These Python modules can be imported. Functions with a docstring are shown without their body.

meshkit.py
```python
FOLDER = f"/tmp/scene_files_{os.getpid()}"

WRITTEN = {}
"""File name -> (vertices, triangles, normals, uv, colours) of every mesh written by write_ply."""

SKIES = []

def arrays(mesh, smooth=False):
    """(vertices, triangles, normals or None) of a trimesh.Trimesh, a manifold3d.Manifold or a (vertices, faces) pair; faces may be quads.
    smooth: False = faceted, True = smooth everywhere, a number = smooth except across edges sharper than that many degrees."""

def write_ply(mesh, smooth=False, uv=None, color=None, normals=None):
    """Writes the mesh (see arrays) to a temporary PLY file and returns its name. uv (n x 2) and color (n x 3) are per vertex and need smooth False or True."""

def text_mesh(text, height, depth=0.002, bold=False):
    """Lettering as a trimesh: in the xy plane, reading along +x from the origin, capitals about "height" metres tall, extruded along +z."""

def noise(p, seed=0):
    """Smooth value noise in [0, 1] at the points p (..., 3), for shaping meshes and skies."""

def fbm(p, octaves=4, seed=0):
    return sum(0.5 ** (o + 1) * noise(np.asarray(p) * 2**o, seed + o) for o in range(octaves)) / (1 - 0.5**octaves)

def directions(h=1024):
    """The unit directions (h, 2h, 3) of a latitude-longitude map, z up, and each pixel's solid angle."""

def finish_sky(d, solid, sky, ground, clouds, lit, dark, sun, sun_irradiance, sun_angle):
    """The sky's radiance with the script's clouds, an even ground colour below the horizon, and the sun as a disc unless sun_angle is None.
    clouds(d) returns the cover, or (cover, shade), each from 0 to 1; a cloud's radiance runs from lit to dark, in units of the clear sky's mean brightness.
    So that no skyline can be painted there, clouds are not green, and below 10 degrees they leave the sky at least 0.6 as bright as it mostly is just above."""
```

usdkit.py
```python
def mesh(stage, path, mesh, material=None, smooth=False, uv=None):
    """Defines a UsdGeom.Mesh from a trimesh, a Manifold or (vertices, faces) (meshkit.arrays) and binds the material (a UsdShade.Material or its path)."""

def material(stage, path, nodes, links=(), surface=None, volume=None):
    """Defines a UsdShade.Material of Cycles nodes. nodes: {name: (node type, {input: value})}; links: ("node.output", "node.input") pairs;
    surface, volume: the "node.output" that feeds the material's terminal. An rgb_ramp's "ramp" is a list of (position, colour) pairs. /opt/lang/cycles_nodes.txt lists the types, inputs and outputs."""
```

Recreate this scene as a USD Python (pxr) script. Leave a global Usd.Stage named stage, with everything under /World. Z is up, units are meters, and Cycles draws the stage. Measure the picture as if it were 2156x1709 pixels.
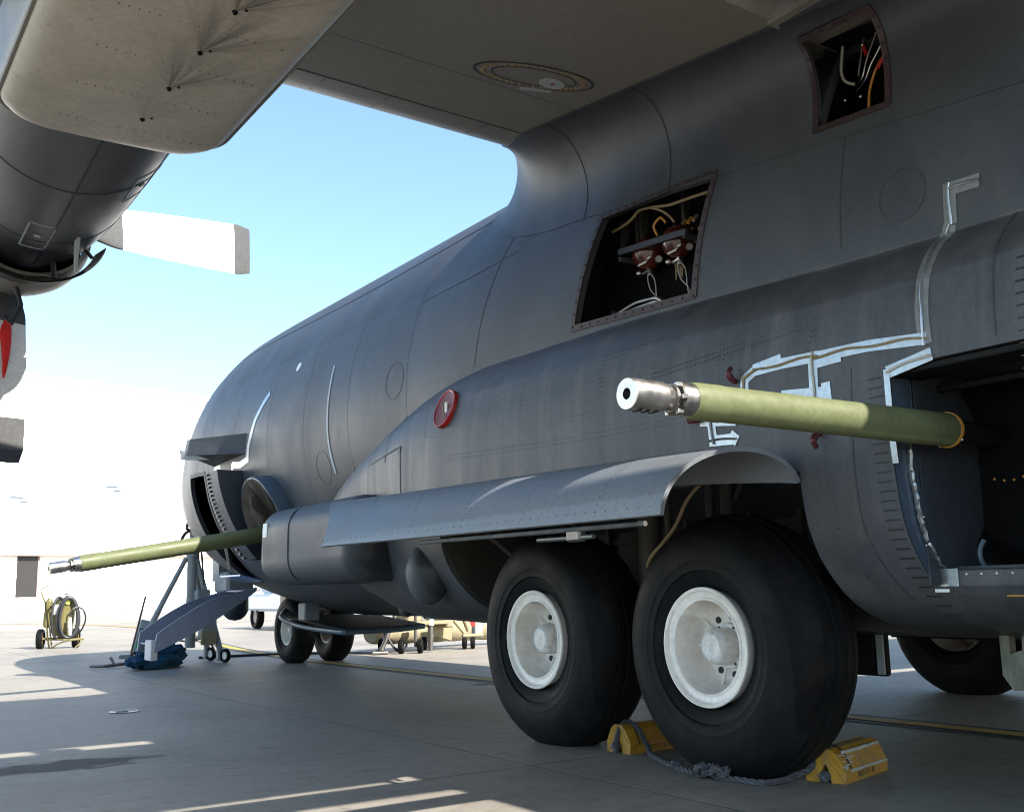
import math, random
import numpy as np
import trimesh, manifold3d, meshkit, usdkit
from scipy.interpolate import PchipInterpolator as Pchip
from shapely.geometry import Polygon, Point, box as sbox
from shapely.ops import unary_union
from pxr import Usd, UsdGeom, UsdLux, UsdShade, Sdf, Gf, Vt

stage = Usd.Stage.CreateInMemory()
UsdGeom.SetStageUpAxis(stage, 'Z'); UsdGeom.SetStageMetersPerUnit(stage, 1.0)
UsdGeom.Xform.Define(stage, '/World'); UsdGeom.Scope.Define(stage, '/World/Looks')
rng = random.Random(7); nrng = np.random.default_rng(7)

# ------------------------------------------------------------------ camera, sky, sun, exposure
CAM = np.array([-6.283, -4.810, 0.947]); YAW, PITCH, ROLL = map(math.radians, (33.952, 9.900, -1.225))
EXPOSURE = 1.5
def camera():
    f = np.array([math.sin(YAW) * math.cos(PITCH), math.cos(YAW) * math.cos(PITCH), math.sin(PITCH)])
    r = np.array([math.cos(YAW), -math.sin(YAW), 0.0]); u = np.cross(r, f)
    r2 = r * math.cos(ROLL) + u * math.sin(ROLL); u2 = -r * math.sin(ROLL) + u * math.cos(ROLL)
    c = UsdGeom.Camera.Define(stage, '/World/camera')
    m = Gf.Matrix4d(*r2, 0, *u2, 0, *(-f), 0, *CAM, 1)
    c.AddTransformOp().Set(m)
    c.CreateHorizontalApertureAttr(36.0); c.CreateVerticalApertureAttr(36.0 * 811 / 1024)
    c.CreateFocalLengthAttr(36.0 * 2222.3 / 2156)
    c.CreateClippingRangeAttr(Gf.Vec2f(0.05, 2000))
    c.CreateExposureAttr(EXPOSURE)
camera()
SUN = np.array([0.455, -1.08, 1.0]); SUN /= np.linalg.norm(SUN)
def sky_and_sun():
    d = UsdLux.DomeLight.Define(stage, '/World/sky')
    mat = usdkit.material(stage, '/World/Looks/sky', {
        'sky': ('sky_texture', {'sky_type': 'single_scattering', 'sun_disc': False, 'sun_elevation': float(math.asin(SUN[2])),
                                'sun_rotation': float(math.atan2(SUN[0], SUN[1])), 'air_density': 1.0, 'aerosol_density': 1.2, 'ozone_density': 1.0}), 'tint': ('mix', {'mix_type': 'multiply', 'fac': 1.0, 'color2': (.91, 1.0, 1.0)}),
        'bg': ('background_shader', {'strength': 0.128})}, [('sky.color', 'tint.color1'), ('tint.color', 'bg.color')], surface='bg.background')
    UsdShade.MaterialBindingAPI.Apply(d.GetPrim()).Bind(mat)
    d.GetPrim().SetCustomDataByKey('kind', 'structure'); d.GetPrim().SetCustomDataByKey('label', 'clear pale blue sky whitening towards the horizon')
    s = UsdLux.DistantLight.Define(stage, '/World/sun')
    s.CreateNormalizeAttr(True); s.CreateIntensityAttr(1.25); s.CreateAngleAttr(0.53); s.CreateColorAttr(Gf.Vec3f(1.0, 0.95, 0.87))
    z = SUN; x = np.cross([0, 0, 1.0], z); x /= np.linalg.norm(x); y = np.cross(z, x)
    s.AddTransformOp().Set(Gf.Matrix4d(*x, 0, *y, 0, *z, 0, 0, 0, 30, 1))
    s.GetPrim().SetCustomDataByKey('kind', 'structure')
sky_and_sun()

# ------------------------------------------------------------------ helpers
used = {}
def path_for(name, parent):
    key = parent + '/' + name; n = used.get(key, 0); used[key] = n + 1
    return key if n == 0 else f'{key}_{n:03d}'
def data(p, **kw):
    for k, v in kw.items():
        if v: p.SetCustomDataByKey(k, v)
def thing(name, label, category, group=None):
    p = UsdGeom.Xform.Define(stage, path_for(name, '/World')).GetPrim()
    data(p, label=label, category=category, group=group); return str(p.GetPath())
def xpart(name, parent, label=None):
    p = UsdGeom.Xform.Define(stage, path_for(name, parent)).GetPrim(); data(p, label=label); return str(p.GetPath())
def put(name, mesh, mat, parent='/World', smooth=32, **kw):
    if isinstance(mesh, MB): mesh = mesh.mesh()
    path = path_for(name, parent)
    m = usdkit.mesh(stage, path, mesh, MATS[mat], smooth=smooth)
    data(m.GetPrim(), **kw); return path

def unit(v): v = np.asarray(v, float); return v / np.linalg.norm(v)
def frame(d):
    d = unit(d); a = np.array([0, 0, 1.0]) if abs(d[2]) < .9 else np.array([1.0, 0, 0])
    u = unit(np.cross(a, d)); return u, np.cross(d, u), d
class MB:
    def __init__(s): s.v, s.f, s.n = [], [], 0
    def add(s, v, f):
        v = np.asarray(v, float).reshape(-1, 3); f = np.asarray(f, int)
        if f.shape[1] == 4: f = np.vstack([f[:, [0, 1, 2]], f[:, [0, 2, 3]]])
        s.v.append(v); s.f.append(f + s.n); s.n += len(v); return s
    def tm(s, t): return s.add(t.vertices, t.faces)
    def mesh(s): return trimesh.Trimesh(np.vstack(s.v), np.vstack(s.f), process=False)
    def box(s, c, size, R=None, bevel=0.0):
        h = np.asarray(size, float) / 2; b = min(bevel, min(h) * .9)
        if b <= 0: t = trimesh.creation.box(size); v, f = t.vertices, t.faces
        else:
            p = [np.array(q) * h for q in np.ndindex(2, 2, 2)]
            pts = []
            for q in np.ndindex(2, 2, 2):
                sg = np.array(q) * 2 - 1
                for k in range(3):
                    o = sg * (h - b); o[k] = sg[k] * h[k]; pts.append(o)
            t = trimesh.convex.convex_hull(np.array(pts)); v, f = t.vertices, t.faces
        if R is not None: v = v @ np.asarray(R).T
        return s.add(v + np.asarray(c, float), f)
    def tube(s, path, r, n=8, caps=True):
        p = np.asarray(path, float); r = np.broadcast_to(np.asarray(r, float), (len(p),))
        t = np.gradient(p, axis=0); t /= np.maximum(np.linalg.norm(t, axis=1), 1e-9)[:, None]
        u = frame(t[0])[0]; rows = []; a = np.linspace(0, 2 * np.pi, n, endpoint=False)
        for i in range(len(p)):
            u = unit(u - t[i] * (u @ t[i])); w = np.cross(t[i], u)
            rows.append(p[i] + r[i] * (np.cos(a)[:, None] * u + np.sin(a)[:, None] * w))
        s.grid(np.array(rows), wrap=True)
        if caps:
            for e, fl in ((0, True), (-1, False)):
                v = np.vstack([rows[e], p[e]]); k = np.arange(n); f = np.stack([k, (k + 1) % n, np.full(n, n)], 1)
                s.add(v, f[:, ::-1] if fl else f)
        return s
    def grid(s, g, wrap=False, flip=False):
        g = np.asarray(g, float); a, b = g.shape[:2]; idx = np.arange(a * b).reshape(a, b)
        if wrap: idx = np.hstack([idx, idx[:, :1]])
        q = np.stack([idx[:-1, :-1], idx[:-1, 1:], idx[1:, 1:], idx[1:, :-1]], -1).reshape(-1, 4)
        return s.add(g.reshape(-1, 3), q[:, ::-1] if flip else q)
    def lathe(s, prof, o, axis, n=48, up=None):
        """prof: list of (height along the axis, radius)"""
        u, w, d = frame(axis); a = np.linspace(0, 2 * np.pi, n, endpoint=False)
        ring = np.cos(a)[:, None] * u + np.sin(a)[:, None] * w
        return s.grid(np.array([np.asarray(o) + h * d + max(r, 1e-5) * ring for h, r in prof]), wrap=True)
    def ball(s, c, r, sub=2):
        t = trimesh.creation.icosphere(subdivisions=sub); return s.add(t.vertices * r + np.asarray(c, float), t.faces)
    def cyl(s, a, b, r, n=16): return s.tube([a, b], r, n)
    def poly(s, pg, o, U, V, depth):
        """shapely polygon pg in the frame o + x U + y V, extruded by depth along U x V"""
        U, V = np.asarray(U, float), np.asarray(V, float); N = np.cross(U, V)
        for g in getattr(pg, 'geoms', [pg]):
            t = trimesh.creation.extrude_polygon(g, depth, engine='earcut')
            s.add(np.asarray(o, float) + t.vertices[:, :1] * U + t.vertices[:, 1:2] * V + t.vertices[:, 2:] * N, t.faces)
        return s
def solid(t):
    if isinstance(t, MB): t = t.mesh()
    t = trimesh.Trimesh(t.vertices, t.faces, process=True); t.merge_vertices()
    if t.volume < 0: t.invert()
    m = manifold3d.Manifold(manifold3d.Mesh(t.vertices.astype(np.float32), t.faces.astype(np.uint32)))
    if m.is_empty(): raise RuntimeError(f'not manifold: {m.status()}')
    return m
def prism_x(yz, x0, x1):
    m = MB(); pg = Polygon(yz)
    t = trimesh.creation.extrude_polygon(pg, x1 - x0, engine='earcut')
    m.add(np.stack([x0 + t.vertices[:, 2], t.vertices[:, 0], t.vertices[:, 1]], 1), t.faces); return solid(m)
def boxm(lo, hi): return manifold3d.Manifold.cube([float(b - a) for a, b in zip(lo, hi)]).translate([float(a) for a in lo])
def rounded(lo, hi, r, seg=20):
    lo, hi = np.asarray(lo, float) + r, np.asarray(hi, float) - r
    sp = [manifold3d.Manifold.sphere(r, seg).translate([float([lo, hi][q[k]][k]) for k in range(3)]) for q in np.ndindex(2, 2, 2)]
    return manifold3d.Manifold.batch_hull(sp)
def smoothline(pts, n=40):
    p = np.asarray(pts, float); t = np.r_[0, np.cumsum(np.linalg.norm(np.diff(p, axis=0), axis=1))]
    return Pchip(t, p)(np.linspace(0, t[-1], n))
def rotz(a): c, s = math.cos(a), math.sin(a); return np.array([[c, -s, 0], [s, c, 0], [0, 0, 1.0]])
def rotx(a): c, s = math.cos(a), math.sin(a); return np.array([[1.0, 0, 0], [0, c, -s], [0, s, c]])
def roty(a): c, s = math.cos(a), math.sin(a); return np.array([[c, 0, s], [0, 1.0, 0], [-s, 0, c]])

# ------------------------------------------------------------------ materials
MATS = {}
def mat_paint(name, c, rough=.45, var=.18, scale=1.2, streak=(1, 1, .25), metallic=0.0, bump=.0, grime=None, gamount=.5, gscale=3.0, fine=40.0, spec=.5):
    c = np.array(c, float)
    nodes = {'geo': ('geometry', {}), 'map': ('mapping', {'scale': streak}),
             'n1': ('noise_texture', {'scale': scale, 'detail': 6.0, 'roughness': .6}), 'n2': ('noise_texture', {'scale': fine, 'detail': 3.0}),
             'r1': ('rgb_ramp', {'ramp': [(.25, tuple(c * (1 - var))), (.5, tuple(c)), (.75, tuple(c * (1 + var)))]}),
             'r2': ('rgb_ramp', {'ramp': [(.3, (.88,) * 3), (.7, (1.1,) * 3)]}),
             'mul': ('mix', {'mix_type': 'multiply', 'fac': 1.0}),
             'rr': ('map_range', {'clamp': True, 'from_min': .3, 'from_max': .7, 'to_min': max(.02, rough - .08), 'to_max': min(1, rough + .1)}),
             'p': ('principled_bsdf', {'metallic': metallic, 'specular_ior_level': spec})}
    links = [('geo.position', 'map.vector'), ('map.vector', 'n1.vector'), ('geo.position', 'n2.vector'), ('n1.fac', 'r1.fac'), ('n2.fac', 'r2.fac'),
             ('r1.color', 'mul.color1'), ('r2.color', 'mul.color2'), ('n1.fac', 'rr.value'), ('rr.result', 'p.roughness')]
    last = 'mul.color'
    if grime is not None:
        nodes['n3'] = ('noise_texture', {'scale': gscale, 'detail': 8.0, 'roughness': .7})
        nodes['r3'] = ('rgb_ramp', {'ramp': [(.48, (0, 0, 0)), (.72, (gamount,) * 3)]})
        nodes['bw'] = ('rgb_to_bw', {}); nodes['gm'] = ('mix', {'mix_type': 'mix', 'color2': grime})
        links += [('map.vector', 'n3.vector'), ('n3.fac', 'r3.fac'), ('r3.color', 'bw.color'), ('bw.val', 'gm.fac'), (last, 'gm.color1')]; last = 'gm.color'
    links.append((last, 'p.base_color'))
    if bump > 0:
        nodes['bn'] = ('noise_texture', {'scale': scale * 1.7, 'detail': 2.0}); nodes['bp'] = ('bump', {'strength': 1.0, 'distance': bump})
        links += [('geo.position', 'bn.vector'), ('bn.fac', 'bp.height'), ('bp.normal', 'p.normal')]
    MATS[name] = usdkit.material(stage, '/World/Looks/' + name, nodes, links, surface='p.BSDF')
G = (.038, .0405, .047)
mat_paint('gunship_grey', G, .46, .25, 1.4, (1, .6, .3), bump=.008, grime=(.075, .073, .074), gamount=.5, gscale=2.2, spec=.42)
mat_paint('sponson_grey', (.052, .053, .058), .46, .32, 1.6, (2.5, 2.5, .2), bump=.003, grime=(.105, .095, .097), gamount=.75, gscale=2.5, spec=.42)
mat_paint('door_grey', (.15, .16, .172), .42, .15, 2.0, (1, 1, 1), bump=.002)
mat_paint('wing_grey', (.185, .172, .148), .5, .15, 1.5, (.5, 1, 1), bump=.003, grime=(.1, .085, .06), gamount=.35, gscale=1.5)
mat_paint('nacelle_grey', (.042, .043, .047), .38, .2, 1.5, (1, .4, 1), bump=.002)
mat_paint('seam_dark', (.03, .032, .036), .6, .2)
mat_paint('rivet_dark', (.04, .042, .045), .5, .2)
mat_paint('pale_grey', (.34, .355, .37), .5, .15)
mat_paint('primer_maroon', (.03, .014, .013), .5, .25)
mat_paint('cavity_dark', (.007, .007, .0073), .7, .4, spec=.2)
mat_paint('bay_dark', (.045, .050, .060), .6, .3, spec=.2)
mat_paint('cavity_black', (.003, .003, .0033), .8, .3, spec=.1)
mat_paint('jamb_blue', (.06, .085, .12), .35, .25, 2.0)
mat_paint('well_grey', (.06, .056, .048), .6, .35, 3.0, grime=(.05, .04, .03), gamount=.7)
mat_paint('rubber', (.0055, .0055, .006), .55, .35, 4.0, (1, 1, 1), grime=(.02, .017, .015), gamount=.6, gscale=5.0, fine=80, spec=.1)
mat_paint('rim_white', (.76, .69, .62), .4, .04, 3.0, (1, 1, 1), grime=(.42, .31, .20), gamount=.4, gscale=20.0)
mat_paint('hub_grey', (.62, .58, .54), .35, .1, 6.0, (1, 1, 1), grime=(.2, .18, .15), gamount=.5, gscale=14.0)
mat_paint('barrel_olive', (.108, .12, .055), .5, .08, 5.0, (1, 1, 1), grime=(.15, .16, .1), gamount=.15, gscale=9.0, spec=.3)
mat_paint('steel', (.62, .58, .54), .3, .15, 8.0, (1, 1, 1), metallic=1.0)
mat_paint('steel_dark', (.16, .15, .14), .4, .25, 8.0, metallic=.8)
mat_paint('foil', (.44, .46, .48), .36, .06, 9.0, (1, 1, 1), metallic=1.0, bump=.0012)
mat_paint('tape_dull', (.16, .16, .158), .4, .12, 20.0, (1, 1, 1))
mat_paint('wire_pale', (.42, .40, .35), .4, .2)
mat_paint('wire_tan', (.26, .19, .10), .5, .2)
mat_paint('wire_amber', (.45, .2, .03), .45, .2)
mat_paint('bottle_maroon', (.06, .013, .009), .12, .2, 6.0, spec=.9)
mat_paint('label_white', (.75, .74, .7), .5, .05)
mat_paint('red_plastic', (.33, .014, .009), .35, .15)
mat_paint('red_deep', (.13, .007, .005), .45, .2)
mat_paint('red_cloth', (.62, .015, .012), .8, .15)
mat_paint('hook_red', (.08, .014, .016), .35, .3)
mat_paint('blade_white', (.62, .61, .58), .45, .06)
mat_paint('blade_grey', (.085, .085, .085), .8, .1, spec=.1)
mat_paint('blade_black', (.02, .024, .035), .5, .1)
mat_paint('canvas_brown', (.045, .032, .024), .8, .3, 4.0)
mat_paint('hood_blue', (.05, .075, .10), .4, .2)
mat_paint('yellow_paint', (.34, .165, .007), .6, .2, 6.0, grime=(.13, .10, .06), gamount=.9, gscale=11.0)
mat_paint('faded_ink', (.07, .045, .015), .7, .4, 30.0)
mat_paint('bracket_olive', (.15, .15, .11), .6, .3, 9.0, grime=(.4, .38, .33), gamount=.6, gscale=12.0)
mat_paint('rivet_soft', (.026, .027, .031), .5, .2)
mat_paint('line_yellow', (.5, .3, .03), .7, .15, 3.0, (1, 1, 1), grime=(.2, .17, .1), gamount=.6, gscale=6.0)
mat_paint('line_black', (.03, .03, .032), .7, .3, 3.0, (1, 1, 1), grime=(.16, .155, .15), gamount=.5, gscale=4.0)
mat_paint('chock_worn', (.36, .34, .3), .7, .2, 9.0)
mat_paint('rope_grey', (.065, .062, .068), .9, .3, 60.0, (1, 1, 1))
mat_paint('ink_black', (.012, .012, .012), .6, .1)
mat_paint('stencil_red', (.35, .05, .04), .6, .1)
mat_paint('bag_blue', (.008, .042, .085), .8, .3, 5.0, spec=.15)
mat_paint('stand_grey', (.2, .215, .22), .45, .2, 4.0)
mat_paint('stair_grey', (.15, .18, .24), .5, .15, 3.0)
mat_paint('stair_blue', (.2, .32, .55), .3, .1)
mat_paint('olive_tank', (.12, .10, .028), .5, .2, 5.0)
mat_paint('hose_black', (.02, .02, .022), .4, .2)
mat_paint('tag_lime', (.75, .8, .08), .5, .1)
mat_paint('green_tag', (.05, .35, .12), .5, .1)
mat_paint('duct_khaki', (.24, .2, .12), .75, .2, 6.0)
def mat_stain():
    c = (-4.93, 1.97, 0); MATS['oil_stain'] = usdkit.material(stage, '/World/Looks/oil_stain', {
        'geo': ('geometry', {}), 'sub': ('vector_math', {'math_type': 'subtract', 'vector2': c}), 'sc': ('vector_math', {'math_type': 'multiply', 'vector2': (1.9, 4.6, 0)}), 'ln': ('vector_math', {'math_type': 'length'}),
        'mp': ('mapping', {'scale': (1.0, 2.2, 1.0)}), 'n1': ('noise_texture', {'scale': 4.5, 'detail': 7.0, 'roughness': .65}), 'n2': ('noise_texture', {'scale': 21.0, 'detail': 2.0}),
        'm1': ('math', {'math_type': 'multiply_add', 'value2': 2.2, 'value3': -.15}), 'd1': ('math', {'math_type': 'subtract'}), 'r1': ('map_range', {'clamp': True, 'from_min': -.10, 'from_max': .22, 'to_min': 0.0, 'to_max': .5}),
        'r2': ('map_range', {'clamp': True, 'from_min': .66, 'from_max': .70, 'to_min': 0.0, 'to_max': .5}), 'f2': ('map_range', {'clamp': True, 'from_min': 1.1, 'from_max': 1.7, 'to_min': 1.0, 'to_max': 0.0}), 'q2': ('math', {'math_type': 'multiply'}), 'mx': ('math', {'math_type': 'maximum'}),
        't': ('transparent_bsdf', {}), 'p': ('principled_bsdf', {'base_color': (.075, .07, .066), 'roughness': .9, 'specular_ior_level': .05}), 'mix': ('mix_closure', {})},
        [('geo.position', 'sub.vector1'), ('sub.vector', 'sc.vector1'), ('sc.vector', 'ln.vector1'), ('geo.position', 'mp.vector'), ('mp.vector', 'n1.vector'), ('mp.vector', 'n2.vector'), ('n1.fac', 'm1.value1'), ('m1.value', 'd1.value1'), ('ln.value', 'd1.value2'), ('d1.value', 'r1.value'),
         ('n2.fac', 'r2.value'), ('ln.value', 'f2.value'), ('r2.result', 'q2.value1'), ('f2.result', 'q2.value2'), ('r1.result', 'mx.value1'), ('q2.value', 'mx.value2'), ('mx.value', 'mix.fac'), ('t.BSDF', 'mix.closure1'), ('p.BSDF', 'mix.closure2')], surface='mix.closure')
mat_stain()
mat_paint('hangar_white', (.86, .85, .82), .7, .04, .3, (1, 1, 1))
mat_paint('hangar_rose', (.30, .22, .19), .7, .05, .3)
mat_paint('hangar_dark', (.012, .010, .010), .6, .2)
mat_paint('sealant', (.05, .048, .045), .8, .3, 2.0)
mat_paint('oil', (.125, .122, .118), .75, .3, 6.0, (1, 1, 1))
mat_paint('truck_white', (.7, .72, .75), .3, .05)
def mat_concrete():
    MATS['concrete'] = usdkit.material(stage, '/World/Looks/concrete', {
        'geo': ('geometry', {}), 'oi': ('object_info', {}),
        'n1': ('noise_texture', {'scale': .55, 'detail': 7.0, 'roughness': .62}), 'n2': ('noise_texture', {'scale': 9.0, 'detail': 6.0, 'roughness': .65}),
        'n3': ('noise_texture', {'scale': 240.0, 'detail': 2.0}), 'mp': ('mapping', {'scale': (1.0, 14.0, 1.0)}), 'n4': ('noise_texture', {'scale': 2.0, 'detail': 4.0}),
        'r1': ('rgb_ramp', {'ramp': [(.3, (.165, .148, .122)), (.5, (.236, .211, .176)), (.72, (.275, .247, .207))]}),
        'r2': ('rgb_ramp', {'ramp': [(.28, (.62,) * 3), (.46, (.98,) * 3), (.75, (1.12,) * 3)]}),
        'r3': ('rgb_ramp', {'ramp': [(.3, (.72,) * 3), (.7, (1.22,) * 3)]}), 'r4': ('rgb_ramp', {'ramp': [(.35, (.93,) * 3), (.65, (1.05,) * 3)]}),
        'ro': ('rgb_ramp', {'ramp': [(0, (.86,) * 3), (1, (1.1,) * 3)]}),
        'm1': ('mix', {'mix_type': 'multiply', 'fac': 1.0}), 'm2': ('mix', {'mix_type': 'multiply', 'fac': 1.0}), 'm3': ('mix', {'mix_type': 'multiply', 'fac': 1.0}), 'm4': ('mix', {'mix_type': 'multiply', 'fac': 1.0}),
        'bp': ('bump', {'strength': .35, 'distance': .003}), 'p': ('principled_bsdf', {'roughness': .62})},
        [('geo.position', 'n1.vector'), ('geo.position', 'n2.vector'), ('geo.position', 'n3.vector'), ('geo.position', 'mp.vector'), ('mp.vector', 'n4.vector'),
         ('n1.fac', 'r1.fac'), ('n2.fac', 'r2.fac'), ('n3.fac', 'r3.fac'), ('n4.fac', 'r4.fac'), ('oi.random', 'ro.fac'),
         ('r1.color', 'm1.color1'), ('r2.color', 'm1.color2'), ('m1.color', 'm2.color1'), ('r3.color', 'm2.color2'), ('m2.color', 'm3.color1'), ('r4.color', 'm3.color2'),
         ('m3.color', 'm4.color1'), ('ro.color', 'm4.color2'), ('m4.color', 'p.base_color'), ('n2.fac', 'bp.height'), ('bp.normal', 'p.normal')], surface='p.BSDF')
mat_concrete()
HOLES = [(-4.905, .81), (-4.885, .375), (-4.865, -.07), (-4.845, -.51)]
def mat_shroud():
    """oil streaks that fan aft from the drain holes in the exhaust shroud, and scuffs along its lip"""
    nodes = {'geo': ('geometry', {}), 'sx': ('separate_xyz', {}), 'n1': ('noise_texture', {'scale': 1.8, 'detail': 6.0, 'roughness': .6}), 'n2': ('noise_texture', {'scale': 30.0, 'detail': 4.0}),
             'r1': ('rgb_ramp', {'ramp': [(.3, (.30, .27, .215)), (.5, (.385, .345, .28)), (.72, (.43, .39, .325))]}),
             'r2': ('rgb_ramp', {'ramp': [(.3, (.9,) * 3), (.7, (1.08,) * 3)]}), 'm1': ('mix', {'mix_type': 'multiply', 'fac': 1.0}),
             'mm': ('mapping', {'scale': (3.0, 1.2, 1.0), 'rotation': (0, 0, .5)}), 'n4': ('noise_texture', {'scale': 4.5, 'detail': 7.0, 'roughness': .75}),
             'r4': ('rgb_ramp', {'ramp': [(.60, (0, 0, 0)), (.72, (.55,) * 3)]}), 'b4': ('rgb_to_bw', {}), 'm2': ('mix', {'mix_type': 'mix', 'color2': (.10, .07, .04)}),
             'lip': ('map_range', {'clamp': True, 'from_min': .95, 'from_max': 1.28, 'to_min': .0, 'to_max': 1.0}), 'n5': ('noise_texture', {'scale': 16.0, 'detail': 8.0, 'roughness': .8}),
             'r5': ('rgb_ramp', {'ramp': [(.52, (0, 0, 0)), (.66, (.8,) * 3)]}), 'b5': ('rgb_to_bw', {}), 'ml': ('math', {'math_type': 'multiply'}), 'm3': ('mix', {'mix_type': 'mix', 'color2': (.05, .04, .03)}),
             'p': ('principled_bsdf', {'roughness': .42})}
    L = [('geo.position', 'sx.vector'), ('geo.position', 'n1.vector'), ('geo.position', 'n2.vector'), ('n1.fac', 'r1.fac'), ('n2.fac', 'r2.fac'), ('r1.color', 'm1.color1'), ('r2.color', 'm1.color2'),
         ('geo.position', 'mm.vector'), ('mm.vector', 'n4.vector'), ('n4.fac', 'r4.fac'), ('r4.color', 'b4.color'), ('b4.val', 'm2.fac'), ('m1.color', 'm2.color1'),
         ('sx.y', 'lip.value'), ('geo.position', 'n5.vector'), ('n5.fac', 'r5.fac'), ('r5.color', 'b5.color'), ('b5.val', 'ml.value1'), ('lip.result', 'ml.value2'), ('ml.value', 'm3.fac'), ('m2.color', 'm3.color1')]
    last = 'm3.color'
    for i, (hx, hy) in enumerate(HOLES):
        amp = (.35, 1.1, 1.25, 1.2)[i]
        nodes.update({f'dx{i}': ('math', {'math_type': 'subtract', 'value2': hx}), f'dy{i}': ('math', {'math_type': 'subtract', 'value1': hy}),
                      f'an{i}': ('math', {'math_type': 'arctan2'}), f'cv{i}': ('combine_xyz', {}), f'ln{i}': ('vector_math', {'math_type': 'length'}),
                      f'as{i}': ('math', {'math_type': 'multiply', 'value2': 6.0}), f'ds{i}': ('math', {'math_type': 'multiply', 'value2': .8}), f'nv{i}': ('combine_xyz', {'z': i * 7.3}),
                      f'nn{i}': ('noise_texture', {'scale': 1.0, 'detail': 6.0, 'roughness': .75}), f'nr{i}': ('map_range', {'clamp': True, 'from_min': .38, 'from_max': .64, 'to_min': 0.0, 'to_max': 1.0}),
                      f'fo{i}': ('map_range', {'clamp': True, 'from_min': .0, 'from_max': .62, 'to_min': amp, 'to_max': 0.0}), f'ac{i}': ('math', {'math_type': 'subtract', 'value2': .30}), f'aa{i}': ('math', {'math_type': 'absolute'}),
                      f'aw{i}': ('map_range', {'clamp': True, 'from_min': .45, 'from_max': .95, 'to_min': 1.0, 'to_max': 0.0}), f'q{i}': ('math', {'math_type': 'multiply'}), f'w{i}': ('math', {'math_type': 'multiply'}),
                      f'mx{i}': ('mix', {'mix_type': 'mix', 'color2': (.05, .042, .034)})})
        L += [('sx.x', f'dx{i}.value1'), ('sx.y', f'dy{i}.value2'), (f'dx{i}.value', f'an{i}.value1'), (f'dy{i}.value', f'an{i}.value2'), (f'dx{i}.value', f'cv{i}.x'), (f'dy{i}.value', f'cv{i}.y'), (f'cv{i}.vector', f'ln{i}.vector1'),
              (f'an{i}.value', f'as{i}.value1'), (f'ln{i}.value', f'ds{i}.value1'), (f'as{i}.value', f'nv{i}.x'), (f'ds{i}.value', f'nv{i}.y'), (f'nv{i}.vector', f'nn{i}.vector'), (f'nn{i}.fac', f'nr{i}.value'),
              (f'ln{i}.value', f'fo{i}.value'), (f'an{i}.value', f'ac{i}.value1'), (f'ac{i}.value', f'aa{i}.value1'), (f'aa{i}.value', f'aw{i}.value'), (f'nr{i}.result', f'q{i}.value1'), (f'fo{i}.result', f'q{i}.value2'),
              (f'q{i}.value', f'w{i}.value1'), (f'aw{i}.result', f'w{i}.value2'), (f'w{i}.value', f'mx{i}.fac'), (last, f'mx{i}.color1')]
        last = f'mx{i}.color'
    L.append((last, 'p.base_color'))
    MATS['shroud'] = usdkit.material(stage, '/World/Looks/shroud', nodes, L, surface='p.BSDF')
mat_shroud()

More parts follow.
